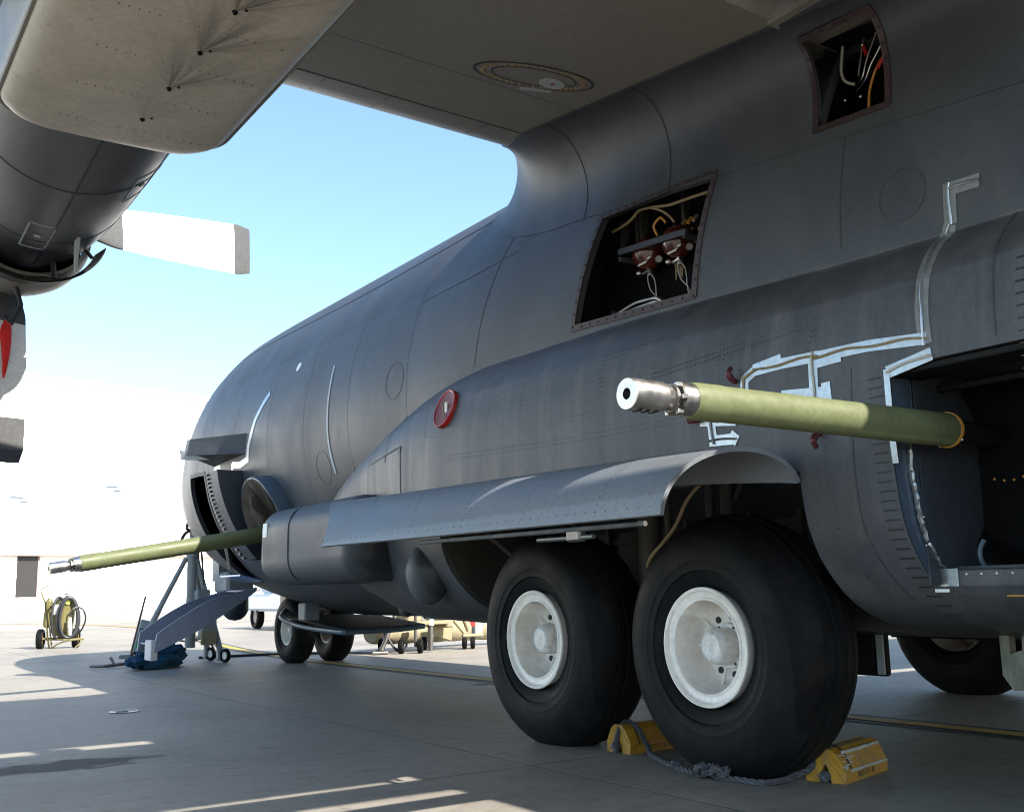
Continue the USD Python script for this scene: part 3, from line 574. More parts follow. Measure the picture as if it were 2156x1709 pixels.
# intake chin with its cooler outlet and flap
def chin(r, y0, y1, zc, sx, sz, cap=True):
    th = np.linspace(np.pi, 2 * np.pi, 40); return np.array([np.stack([NX + sx * k * np.cos(th), np.full(40, y), zc + sz * k * np.sin(th)], 1) for y, k in zip(np.linspace(y0, y1, len(r)), r)])
g = chin([.93, .98, 1, 1, .97, .9], 3.62, 4.3, 3.72, .47, .37); gi = chin([.86, .9, .92, .92, .9, .84], 3.62, 4.3, 3.72, .47, .37)
m = MB(); m.grid(g, flip=True); m.grid(gi); m.grid(np.stack([g[0], gi[0]], 0)); m.grid(np.stack([g[-1], gi[-1]], 0), flip=True); CH = put('air_intake', m, 'wing_grey', AC, smooth=40)
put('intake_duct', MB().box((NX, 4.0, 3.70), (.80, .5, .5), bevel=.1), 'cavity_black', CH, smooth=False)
th = np.linspace(np.pi * 1.08, np.pi * 1.92, 30)
g = np.array([np.stack([NX + (.50 + .02 * k) * np.cos(th), np.full(30, 3.72 - .30 * k), 3.72 - .01 * k + (.385 + .05 * k) * np.sin(th)], 1) for k in np.linspace(0, 1, 6)]); gi = g * 1.0; gi[:, :, 2] += .02
m = MB(); m.grid(g); m.grid(gi, flip=True); m.grid(np.stack([g[-1], gi[-1]], 0)); m.grid(np.stack([g[:, 0], gi[:, 0]], 0)); m.grid(np.stack([gi[:, -1], g[:, -1]], 0))
put('cooler_flap', m, 'cavity_dark', CH, smooth=40)
put('flap_actuator', MB().cyl((-4.85, 3.55, 3.5), (-4.85, 3.46, 3.33), .02, 10).cyl((-4.95, 3.5, 3.36), (-4.75, 3.5, 3.36), .012, 8), 'steel_dark', CH)
put('cowl_fastener', MB().tube([(-5.06, 3.9, 3.40), (-5.0, 3.92, 3.22), (-5.06, 3.93, 3.06), (-5.11, 3.95, 3.12)], .018, 8), 'ink_black', CH)

# exhaust heat shroud
def shroud():
    xa, xb, ya, yb, r = -5.62, -4.34, -3.2, 1.34, .33
    pg = sbox(xa + r, ya + r, xb - r, yb - r).buffer(r, quad_segs=24); o = resample(np.array(pg.exterior.coords), .03)[:-1]; c = o.mean(0)
    d = o - np.array(sbox(xa + r, ya + r, xb - r, yb - r).exterior.interpolate([sbox(xa + r, ya + r, xb - r, yb - r).exterior.project(Point(*p)) for p in o]).tolist() if False else [sbox(xa + r, ya + r, xb - r, yb - r).exterior.interpolate(sbox(xa + r, ya + r, xb - r, yb - r).exterior.project(Point(*p))).coords[0] for p in o])
    d /= np.linalg.norm(d, axis=1)[:, None]
    prof = [(-.30, 0.0), (-.20, .001), (-.14, .006), (-.10, .014), (-.065, .03), (-.035, .055), (-.012, .09), (0, .14), (.012, .24), (.02, .42)]
    sag = lambda x, y: -.015 * (1 - ((x + 4.98) / .64) ** 2) + .0 * y
    rows = []
    inner = o + d * -.30
    for k in (0.02, .25, .5, .75): rows.append(np.c_[c + (inner - c) * k, np.full(len(o), 3.552)])
    for a, b in prof: q = o + d * a; rows.append(np.c_[q, np.full(len(o), 3.552 + b)])
    g = np.array(rows); g[:, :, 2] += sag(g[:, :, 0], g[:, :, 1]) * (g[:, :, 2] < 3.6)
    m = MB(); m.grid(g, wrap=True, flip=True)
    lip = MB(); q = o + d * .004; k = (o[:, 1] > .6); 
    edge = np.c_[o + d * -.02, np.full(len(o), 3.552 + .068)]
    lip.tube(np.vstack([edge, edge[:1]]), .012, 6, caps=False)
    return m, lip
a, b = shroud()
SHR = put('exhaust_shroud', a, 'shroud', AC, smooth=40)
put('lip_bead', b, 'wing_grey', SHR)
for hx, hy in HOLES:
    put('drain_tube', MB().lathe([(-.02, .012), (.009, .012), (.010, .009), (.0, .008), (-.01, .0)], (hx, hy, 3.535), (.25, -.35, -1), 14).lathe([(-.02, .007), (.006, .007), (.008, .0)], (hx + .04, hy - .035, 3.538), (0, 0, -1), 10), 'cavity_dark', SHR)
m = MB()
for x in np.arange(-5.3, -4.5, .045):
    for y in (.98, .55, .12, -.3):
        if rng.random() < .85: m.lathe([(-.002, .0045), (.0015, .003), (.002, 0)], (x, y + (x + 5) * .02, 3.538 - .001), (0, 0, -1), 6)
put('rivet', m, 'rivet_dark', SHR, smooth=False, kind='stuff')
put('pylon_fairing', MB().box((-4.97, .2, 4.0), (.9, 3.0, .5), bevel=.12), 'wing_grey', AC, smooth=False)

# propeller
HUB = np.array([-5.10, 4.30, 4.09])
PROP = xpart('propeller', AC)
put('spinner', MB().lathe([(-.36, .28), (0, .31), (.2, .29), (.4, .22), (.55, .12), (.62, .0)], HUB, (0, 1, 0), 40), 'nacelle_grey', PROP, smooth=40)
def blade(ang, s0, s1, dr=0.0):
    rows = []; R = roty(ang)
    for s in np.linspace(s0, s1, 14):
        ch = np.interp(s, [.3, .5, .85, 1.3, 1.95, 2.06], [.13, .22, .44, .485, .50, .44]); th = np.interp(s, [.3, .6, 1.2, 2.06], [.13, .07, .035, .014]) + dr
        a = np.linspace(0, 2 * np.pi, 24, endpoint=False); u = ch / 2 * np.cos(a) + .015; w = th / 2 * np.sin(a) * (1 - .3 * np.cos(a)); tw = np.interp(s, [.3, 2.06], [.5, .10]); 
        u, w = u * math.cos(tw) - w * math.sin(tw), u * math.sin(tw) + w * math.cos(tw)
        rows.append((np.stack([np.full(24, s), w, u], 1)) @ R.T + HUB)
    m = MB(); g = np.array(rows); m.grid(g, wrap=True, flip=True)
    for e, fl in ((0, True), (-1, False)):
        r = g[e]; k = np.arange(24); f = np.stack([k, (k + 1) % 24, np.full(24, 24)], 1); m.add(np.vstack([r, r.mean(0)]), f if fl else f[:, ::-1])
    return m
for k in range(4):
    a = k * np.pi / 2 + .01
    put('blade', blade(a, .72, 1.92), 'blade_white', PROP, smooth=40)
    put('blade_cuff', blade(a, .3, .92, .006), 'blade_grey', PROP, smooth=40)
    put('blade_tip', blade(a, 1.915, 2.06, .004) if k != 1 else blade(a, 1.70, 1.955, .004), 'blade_grey', PROP, smooth=40)
    if k == 1: put('blade_tip', blade(a, 1.955, 2.06, .006), 'blade_black', PROP, smooth=40)

# ------------------------------------------------------------------ wheels
def tyre(o, ax, R=.680, half=.246, rb=.29, flat=True, n=96):
    k = R / .712; h = half / .262
    p = [(.175, rb), (.20, rb + .01), (.222, .335 * k), (.245, .40 * k), (.2535, .405 * k), (.2565, .411 * k), (.2555, .418 * k), (.258, .45 * k), (.2615, .458 * k), (.2595, .466 * k), (.262, .50 * k), (.256, .55 * k), (.240, .595 * k), (.216, .632 * k), (.186, .660 * k), (.152, .681 * k), (.128, .691 * k)]
    gr = []
    for c in (.105, .038): q_ = .712 - .9 * c * c * 1.2; gr += [(c + .009, (q_ - .002) * k), (c + .006, (q_ - .010) * k), (c - .006, (q_ - .010) * k), (c - .009, (q_ + .001) * k)]
    full = p + gr + [(-a, b) for a, b in gr[::-1]] + [(-a, b) for a, b in p[::-1]]
    m = MB(); m.lathe([(a * h, b) for a, b in full], o, ax, n)
    if flat:
        v = m.v[-1]; low = v[:, 2] < .0; depth = np.clip(.18 - v[:, 2], 0, .3); side = (v - o) @ unit(ax); v[:, 2] = np.where(v[:, 2] < .0, .0, v[:, 2])
    return m
def main_wheel(y, sg, detail=True):
    o = np.array([sg * 2.17, y, .642]); ax = np.array([float(sg), 0, 0]); W = xpart('main_wheel', AC)
    put('tyre', tyre(o, ax), 'rubber', W, smooth=30)
    q = 1.0
    prof = [(-.22, .285), (.14, .285), (.20, .290), (.232, .303), (.240, .300), (.243, .292), (.238, .284), (.226, .279), (.219, .268), (.218, .25), (.223, .243), (.224, .236), (.214, .231), (.17, .227), (.12, .219), (.08, .206), (.06, .190), (.052, .172), (.05, .165), (.045, .10), (.045, .0)]
    RIM = put('rim', MB().lathe(prof, o, ax, 80), 'rim_white', W, smooth=32)
    put('hub_cap', MB().lathe([(.03, .118), (.058, .118), (.062, .114), (.070, .114), (.070, .094), (.14, .093), (.165, .089), (.182, .078), (.19, .062), (.188, .058), (.19, .0)], o, ax, 48), 'hub_grey', W, smooth=35)
    if not detail: return
    for k in range(9):
        a = 2 * np.pi * k / 9 + .35; d = np.array([0, math.cos(a), math.sin(a)])
        put('lightening_hole', MB().lathe([(-.002, .018), (.004, .017), (.0045, 0)], o + ax * .052 + d * .148, ax, 16), 'ink_black', RIM, smooth=False)
        if k % 2 == 0:
            a += .35; d = np.array([0, math.cos(a), math.sin(a)]); m = MB(); m.cyl(o + ax * .06 + d * .10, o + ax * .085 + d * .20, .008, 8); put('rim_rib', m, 'rim_white', RIM)
    for k in range(6):
        a = 2 * np.pi * k / 6; d = np.array([0, math.cos(a), math.sin(a)]); put('cap_bolt', MB().lathe([(0, .007), (.006, .006), (.007, 0)], o + ax * .070 + d * .105, ax, 8), 'ink_black', RIM, smooth=False)
    return RIM, o, ax
r1 = main_wheel(-.76, -1); main_wheel(.76, -1); main_wheel(.76, 1, False); main_wheel(-.76, 1, False)
def rim_text(txt, ang, h, mat):
    """handwriting on the inner cone of the rear wheel's rim"""
    RIM, o, ax = r1; t = meshkit.text_mesh(txt, h, .0006); v = t.vertices; w = v[:, 0].max(); out = []
    for x, yv, z in v:
        a = ang - (x - w / 2) / .21; r = .2185 - z * 1.0; hh = .13 + yv
        rr = np.interp(hh, [.02, .08, .16, .214], [.198, .215, .226, .231]) - .001 - z; out.append(o + ax * hh + rr * np.array([0, math.cos(a), math.sin(a)]))
    put('lettering', MB().add(out, t.faces), mat, RIM, smooth=False)
rim_text('LOT AUG', 2.55, .016, 'ink_black'); 
rim_text('DEZ', 2.62, -.014, 'ink_black') if False else None
def nose_wheel(x):
    o = np.array([x, 9.77, .455]); W = xpart('nose_wheel', AC); ax = np.array([-1.0, 0, 0])
    put('tyre', tyre(o, ax, .485, .165, .205), 'rubber', W, smooth=30)
    put('rim', MB().lathe([(-.1, .2), (.10, .2), (.128, .213), (.132, .205), (.122, .198), (.120, .185), (.10, .175), (.04, .15), (.0, .12), (-.01, .0)], o, ax, 56), 'rim_white', W, smooth=32)
    put('hub_cap', MB().lathe([(-.02, .05), (.06, .048), (.09, .035), (.095, 0)], o, ax, 24), 'hub_grey', W)
nose_wheel(-.30); nose_wheel(.30)
m = MB(); m.cyl((0, 9.77, .45), (0, 9.95, 1.2), .075, 20).cyl((-.3, 9.77, .455), (.3, 9.77, .455), .06, 16).cyl((0, 9.8, .75), (0, 9.1, .95), .03).box((-.2, 10.05, .86), (.34, .3, .22), bevel=.03)
put('nose_gear_strut', m, 'steel_dark', AC)
put('nose_gear_door', MB().add([(-.70, 9.35, .66), (-.84, 6.9, .50), (.30, 7.05, .53), (.42, 8.6, .63), (-.70, 9.35, .69), (-.84, 6.9, .53), (.30, 7.05, .56), (.42, 8.6, .66)], [[3, 2, 1, 0], [4, 5, 6, 7], [0, 1, 5, 4], [1, 2, 6, 5], [2, 3, 7, 6], [3, 0, 4, 7]]), 'cavity_dark', AC, smooth=False)
put('nose_gear_brace', MB().tube(smoothline([(-.45, 9.75, .74), (-.72, 9.2, .63), (-.83, 8.0, .53), (-.86, 6.9, .50), (-.3, 6.95, .50), (.3, 7.05, .53)], 30), .032, 10), 'hood_blue', AC)
GDR = put('inner_gear_door', MB().box((-1.27, -.70, .62), (.05, .62, .36), bevel=.012).box((-1.30, -.70, .62), (.03, .5, .26), bevel=.01), 'cavity_dark', AC, smooth=False)
put('worn_edge', MB().box((-1.303, -.985, .62), (.012, .05, .34), bevel=.004), 'pale_grey', GDR, smooth=False)
SPON2 = put('landing_gear_sponson', sp.mirror((1.0, 0, 0)), 'sponson_grey', AC, smooth=28)
put('belly_keel', MB().box((.9, -1.2, .70), (1.0, 3.0, .3), bevel=.05), 'cavity_dark', AC, smooth=False)

# ------------------------------------------------------------------ fuselage seams and rivets
m = MB()
for y, w_ in ((2.9, .005), (4.05, .004), (5.1, .004), (6.1, .003), (7.2, .004), (8.1, .003)): ribbon(m, [(y, z) for z in np.linspace(4.35, 1.35 if y > 5 else 2.0, 40)], w_, .0007)
ribbon(m, [(y, 4.02 + .035 * math.sin(y)) for y in np.linspace(1.9, 8.6, 40)], .016, .004)
ribbon(m, [(1.45, 3.45), (2.05, 3.42), (2.9, 3.40)], .006, .002); ribbon(m, [(-6, 3.36), (-2.0, 3.33)], .006, .002); ribbon(m, [(-1.62, 3.2), (-1.60, 2.56)], .008, .002); ribbon(m, [(1.62, 3.7), (1.74, 3.05), (1.81, 2.62)], .007, .002)
def circ(m, y, z, ry, rz, w=.005): a = np.linspace(0, 2 * np.pi, 40); return ribbon(m, np.stack([y + ry * np.cos(a), z + rz * np.sin(a)], 1), w, .002, .02)
for y, z, r in ((3.12, 2.74, .16), (4.69, 2.16, .16), (-1.96, 2.72, .125), (-1.1, 3.42, .16)): circ(m, y, z, r, r)
ribbon(m, [(-2.50, 1.9), (-2.5, 2.42), (-2.495, 2.46)], .008, .002); ribbon(m, [(2.57, 2.09), (2.57, 1.72)], .012, .003); ribbon(m, [(2.57, 2.09), (3.25, 2.02)], .008, .002)
ribbon(m, [(-1.80, 1.9), (-1.77, 1.5), (-1.76, 1.2), (-1.78, 1.0), (-1.8, .86)], .005, .0015)
put('skin_seam', m, 'seam_dark', FUS, smooth=False)
m = MB()
ribbon(m, [(4.50, 3.14), (4.50, 2.75), (4.49, 2.4), (4.45, 2.08)], .035, .006)
put('pale_strip', m, 'pale_grey', FUS, smooth=False)
p, n = hull_pt(np.array(5.55), np.array(3.33)); put('static_port', MB().lathe([(0, .05), (.004, .05), (.006, .045), (.007, 0)], p, n, 24), 'label_white', FUS)
m = MB()
SV = []
for y in (.82, 1.21, -.02, -.48, -1.0, -1.59): SV.append([(y, z) for z in np.linspace(2.50, 1.74, 30)])
for q in SV: rivets(m, q, .027, (-.013, .013) if q[0][0] != 1.21 else (0,))
for q in ([(1.2, 2.28), (.3, 2.29), (-.48, 2.30)], [(-.48, 2.10), (-1.0, 2.13), (-1.58, 2.16)], [(.5, 1.97), (-.4, 1.96), (-1.0, 1.95)], [(1.74, 1.9), (.6, 1.85), (-.8, 1.82)]): rivets(m, q, .027, (-.014, .014))
rivets(m, [(1.75, 2.42), (1.76, 2.0)], .03); rivets(m, [(2.12, 2.10), (1.76, 2.06)], .03); rivets(m, [(2.12, 2.10), (2.2, 2.42), (1.95, 2.5), (1.75, 2.42)], .03); rivets(m, [(2.57, 2.05), (2.6, 1.76)], .035, (-.03,))
rivets(m, [(4.75, 1.80), (4.1, 2.02), (3.5, 2.2)], .03, (.02,)); rivets(m, [(-1.62, 1.6), (-1.62, 1.5), (-1.60, 1.38)], .03)
for y, z in ((-1.62, 1.2), (-1.66, .98)): rivets(m, [(y, z), (y - .004, z)], .004, (0,), .012, .003)
put('rivet', m, 'rivet_dark', SPON, smooth=False, kind='stuff')
m = MB()
for y in (2.9, 4.05): rivets(m, [(y, z) for z in np.linspace(4.0, 2.7, 30)], .05, (-.02, .02))
FR = MB()
for y in (2.9, 4.05, 5.1, 6.1, 7.2): rivets(FR, [(y, z) for z in np.linspace(4.2, 2.75 if y < 5 else 1.9, 50)], .038, (-.018, .018), .0034, .0012)
for z in (3.75, 3.15, 2.72): rivets(FR, [(2.2 if z > 3 else 3.0, z), (6.6, z)], .042, (0,), .0032, .0012)
for z in (3.1, 2.85): rivets(FR, [(-3.2, z), (-.75, z)], .042, (0,), .0032, .0012)
for y in (-2.2, -1.2): rivets(FR, [(y, 3.3), (y, 2.6)], .04, (-.015, .015), .0032, .0012)
put('rivet', FR, 'rivet_soft', FUS, smooth=False, kind='stuff')
for y in (1.76,): rivets(m, [(1.62, 3.7), (1.74, 3.05), (1.81, 2.62)], .03, (-.012,))
rivets(m, [(y, 3.36) for y in np.linspace(.62, 1.6, 8)], .025, (-.01,)); rivets(m, [(-1.60, 3.2), (-1.58, 2.56)], .045, (.02,))
put('rivet', m, 'rivet_dark', FUS, smooth=False, kind='stuff')
# warning ticks beside the rear gun opening
m = MB(); q = resample(smoothline([(-1.97, 1.83), (-1.965, 1.4), (-1.965, 1.15), (-1.965, .95), (-1.965, .87), (-1.965, .80)], 60), .041)
def tick(z, y0, y1): ribbon(m, [(y0, z), (y1, z)], .006, .0018, .02)
for k, (y, z) in enumerate(q): tick(z, -1.955, -1.955 + .075)
for z in np.arange(1.4, 2.2, .05): tick(z, -2.595, -2.655)
put('edge_tick', m, 'ink_black', SPON, smooth=False, kind='stuff')

# ------------------------------------------------------------------ side openings
def border(name, poly, w, mat, parent, on=hull_pt, bolts=None, zmax=9):
    m = MB(); c = np.array(poly).mean(0); P4 = list(poly) + [poly[0]]
    for a, b in zip(P4[:-1], P4[1:]):
        a, b = np.array(a), np.array(b); o = (a + b) / 2 - c; t = unit(b - a); nn = np.array([-t[1], t[0]]); nn = nn if nn @ o > 0 else -nn
        ribbon(m, [a + nn * w * .25 - t * w * .4, b + nn * w * .25 + t * w * .4], w, .006, .05, on=on)
    f = put(name, m, mat, parent, smooth=False)
    if bolts:
        for a, b in zip(P4[:-1], P4[1:]):
            a, b = np.array(a), np.array(b); o = (a + b) / 2 - c; t = unit(b - a); nn = np.array([-t[1], t[0]]); nn = nn if nn @ o > 0 else -nn
            for q in resample([a, b], bolts)[:-1]:
                p, n = on(np.array(q[0] + nn[0] * w * .25), np.array(q[1] + nn[1] * w * .25), .006); put('bolt', MB().lathe([(-.001, .009), (.004, .007), (.005, 0)], p, n, 8), 'ink_black', f, smooth=False)
    return f
OP1 = xpart('equipment_bay', AC)
border('bay_frame', W1, .042, 'primer_maroon', OP1, bolts=.085)
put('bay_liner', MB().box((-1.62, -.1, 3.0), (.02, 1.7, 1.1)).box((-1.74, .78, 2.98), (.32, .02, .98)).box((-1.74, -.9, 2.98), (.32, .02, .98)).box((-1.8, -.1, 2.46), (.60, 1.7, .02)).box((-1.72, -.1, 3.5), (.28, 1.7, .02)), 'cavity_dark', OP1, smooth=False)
m = MB()
for y in (.60, .44, .395, -.02, -.60): put('bay_frame_rib', MB().box((-1.66, y, 2.98), (.06, .025, .98)), 'well_grey', OP1, smooth=False)
for (y, z) in ((.165, 3.085), (-.118, 3.085)):
    B = put('fire_bottle', MB().lathe([(-.112, 0), (-.108, .03), (-.09, .066), (-.06, .094), (-.025, .108), (0, .111), (.025, .108), (.06, .094), (.09, .066), (.108, .03), (.112, 0)], (-1.83, y, z), (0, .1, 1), 40), 'bottle_maroon', OP1, smooth=True)
    put('bottle_label', MB().box((-1.905, y - .02, z - .075), (.008, .07, .035), roty(.75) @ rotx(-.15)), 'label_white', B, smooth=False)
    put('bottle_label', MB().box((-1.90, y - .075, z - .055), (.008, .03, .014), roty(.6)), 'label_white', B, smooth=False)
    put('valve', MB().cyl((-1.84, y - .01, z - .105), (-1.84, y - .02, z - .155), .022, 12).cyl((-1.86, y + .03, z - .13), (-1.88, y - .06, z - .13), .012, 10).ball((-1.88, y + .05, z - .125), .02, 1), 'steel', B)
    put('gauge', MB().cyl((-1.84, y - .10, z - .07), (-1.88, y - .145, z - .08), .022, 14), 'steel_dark', B)
    put('wire', MB().tube(smoothline([(-1.86, y - .01, z - .15), (-1.87, y - .04, z - .25), (-1.86, y - .10, z - .33), (-1.84, y - .13, z - .42)], 20), .004, 6), 'wire_pale', B)
    put('wire', MB().tube(smoothline([(-1.86, y - .04, z - .15), (-1.88, y - .10, z - .22), (-1.88, y - .11, z - .33), (-1.86, y - .13, z - .44)], 20), .004, 6), 'wire_pale', B)
put('bottle_bracket', MB().box((-1.955, .0, 3.095), (.02, .64, .038), rotx(.075)).box((-1.85, .31, 3.07), (.22, .02, .03)).box((-1.85, -.30, 3.05), (.22, .02, .03)), 'bay_dark', OP1, smooth=False)
put('cable_harness', MB().tube(smoothline([(-1.86, .49, 3.33), (-1.87, .34, 3.335), (-1.89, .24, 3.345), (-1.90, .165, 3.37), (-1.90, .05, 3.355), (-1.88, -.11, 3.325), (-1.87, -.3, 3.315), (-1.86, -.5, 3.30), (-1.85, -.62, 3.29)], 50), .010, 8), 'wire_tan', OP1)
put('cable_harness', MB().tube(smoothline([(-1.90, .06, 3.355), (-1.89, -.03, 3.31), (-1.88, -.09, 3.26), (-1.86, -.12, 3.21)], 24), .008, 8), 'wire_tan', OP1)
put('cable_loop', MB().tube(smoothline([(-1.88, .02, 3.16), (-1.9, .03, 3.22), (-1.9, -.03, 3.26), (-1.88, -.06, 3.22)], 20), .008, 8), 'wire_amber', OP1)
for dz, dx in ((0, 0), (.028, .01), (-.024, .01)): put('fluid_pipe', MB().tube(smoothline([(-1.98 + dx, .66, 2.675 + dz), (-1.98 + dx, .36, 2.68 + dz), (-1.97 + dx, .15, 2.70 + dz * 1.4), (-1.96 + dx, .0, 2.705 + dz), (-1.96 + dx, -.12, 2.655 + dz * .5), (-1.97 + dx, -.3, 2.625 + dz * .4)], 40), .0095, 8), 'steel', OP1)
put('fluid_pipe', MB().tube(smoothline([(-2.0, .45, 2.64), (-1.99, .25, 2.655), (-1.98, .05, 2.66)], 20), .01, 8), 'wire_amber', OP1)
for y in (-.03, -.068, -.085): put('conduit', MB().tube([(-1.78, y, 2.55), (-1.78, y, 2.98)], .008, 8), 'wire_tan', OP1)
for k in range(9): put('connector', MB().cyl((-1.76, -.12 - .05 * (k % 4), 3.24 - .07 * (k // 3)), (-1.80, -.125 - .05 * (k % 4), 3.20 - .07 * (k // 3)), .012, 10), 'wire_amber' if k % 2 else 'wire_tan', OP1)
put('pipe_clamp', MB().box((-1.975, .36, 2.69), (.04, .02, .075)).box((-1.97, -.14, 2.65), (.04, .02, .06)), 'ink_black', OP1, smooth=False)

OP2 = xpart('service_opening', AC)
def upper_pt(y, z, lift=0.0):
    """skin of the fuselage and its wing fillet"""
    y, z = np.broadcast_arrays(np.asarray(y, float), np.asarray(z, float)); sh = y.shape; out, no = [], []
    for yy, zz in zip(y.ravel(), z.ravel()):
        i = iy(yy); row = FG[i]; x = np.interp(zz, row[::-1, 2], row[::-1, 0]); xf = -float(fus_half(yy, zz))
        j = int(np.argmin(abs(row[:, 2] - zz)))
        if zz < row[-1, 2] or xf < x: p, n = hull_pt(yy, zz)
        else: p, n = np.array([x, yy, zz]), FN[i, j]
        out.append(p + n * lift); no.append(n)
    return np.array(out).reshape(*sh, 3), np.array(no).reshape(*sh, 3)
border('opening_frame', [(-1.425, 3.275), (-1.862, 3.235), (-1.862, 3.70), (-1.425, 3.74)], .034, 'primer_maroon', OP2, on=upper_pt, bolts=.075)
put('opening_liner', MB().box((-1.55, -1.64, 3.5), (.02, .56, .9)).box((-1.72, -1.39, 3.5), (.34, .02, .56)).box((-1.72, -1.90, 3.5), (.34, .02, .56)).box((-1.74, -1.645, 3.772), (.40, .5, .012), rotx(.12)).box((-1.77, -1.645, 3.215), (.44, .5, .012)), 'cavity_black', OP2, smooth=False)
put('bleed_hose', MB().tube(smoothline([(-1.82, -1.46, 3.93), (-1.83, -1.455, 3.79), (-1.85, -1.45, 3.66), (-1.86, -1.47, 3.58), (-1.84, -1.52, 3.54)], 30), .008, 8), 'wire_pale', OP2)
for a in ([(-1.84, -1.70, 3.80), (-1.84, -1.605, 3.64), (-1.83, -1.56, 3.56), (-1.80, -1.50, 3.55)], [(-1.86, -1.74, 3.70), (-1.86, -1.65, 3.60), (-1.84, -1.58, 3.53), (-1.80, -1.5, 3.52)], [(-1.82, -1.62, 3.86), (-1.83, -1.57, 3.70), (-1.83, -1.54, 3.58)]): put('fluid_pipe', MB().tube(smoothline(a, 24), .006, 8), 'steel', OP2)
put('fluid_pipe', MB().tube(smoothline([(-1.9, -1.78, 3.60), (-1.92, -1.70, 3.50), (-1.92, -1.66, 3.40), (-1.92, -1.65, 3.30)], 24), .007, 8), 'wire_amber', OP2)
put('sleeve', MB().cyl((-1.83, -1.585, 3.73), (-1.83, -1.60, 3.67), .010, 8), 'red_plastic', OP2); put('sleeve', MB().cyl((-1.91, -1.75, 3.56), (-1.92, -1.72, 3.52), .011, 8), 'red_plastic', OP2)
put('fitting', MB().ball((-1.8, -1.42, 3.5), .014, 1).ball((-1.8, -1.52, 3.48), .014, 1).ball((-1.83, -1.58, 3.74), .011, 1), 'steel', OP2)

# rear gun opening, its lining and the gun barrel
OP3 = xpart('gun_opening', AC)
zz = np.linspace(.93, 1.86, 30); xx = -sponson_half(np.full(30, -1.97), zz)
m = MB(); m.grid(np.stack([np.stack([xx - .002, np.full(30, -1.976), zz], 1), np.stack([xx + .17 + .02 * np.sin(zz * 3), np.full(30, -1.976), zz], 1)], 1), flip=False)
m.grid(np.stack([np.stack([xx + .17, np.full(30, -1.976), zz], 1), np.stack([xx + .17, np.full(30, -1.95), zz], 1)], 1)); put('jamb', m, 'jamb_blue', OP3)
put('jamb_lining', MB().box((-1.92, -1.982, 1.4), (.62, .008, .93)).box((-1.9, -2.42, 1.87), (.75, .92, .012)).box((-1.55, -2.42, 1.4), (.02, .92, .95)).box((-1.85, -2.885, 1.4), (.9, .012, .95)), 'bay_dark', OP3, smooth=False)
put('lintel', MB().box((-2.28, -2.42, 1.845), (.22, .9, .03), bevel=.006).box((-2.05, -2.42, 1.80), (.03, .9, .03), bevel=.006), 'cavity_dark', OP3, smooth=False)
SILL = put('sill', MB().box((-2.06, -2.43, .945), (.13, .92, .105), bevel=.008).box((-1.85, -2.43, 1.0), (.36, .9, .02)), 'sponson_grey', OP3, smooth=False)
put('yellow_strip', MB().box((-2.09, -2.62, .885), (.06, .72, .014)), 'yellow_paint', SILL, smooth=False)
m = MB()
for y in np.arange(-2.02, -2.8, -.07): m.lathe([(-.001, .006), (.003, .005), (.004, 0)], (-2.127, y, .975), (-1, 0, 0), 8)
put('sill_rivet', m, 'hub_grey', SILL, smooth=False, kind='stuff')
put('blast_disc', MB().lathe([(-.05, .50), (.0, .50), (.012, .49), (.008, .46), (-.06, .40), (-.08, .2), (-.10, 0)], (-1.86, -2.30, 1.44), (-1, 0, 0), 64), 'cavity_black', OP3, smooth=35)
put('disc_rim', MB().lathe([(-.01, .502), (.008, .502), (.016, .497), (.008, .492)], (-1.855, -2.30, 1.44), (-1, 0, 0), 64), 'steel_dark', OP3, smooth=False)
for k in range(5): put('brass_fitting', MB().ball((-1.93, -2.14 - .045 * k, 1.385 - .012 * math.sin(k)), .006, 1), 'wire_amber', OP3)
put('hydraulic_hose', MB().tube(smoothline([(-2.02, -2.12, 1.12), (-2.03, -2.10, 1.06), (-2.01, -2.11, 1.0)], 16), .011, 10), 'jamb_blue', OP3)
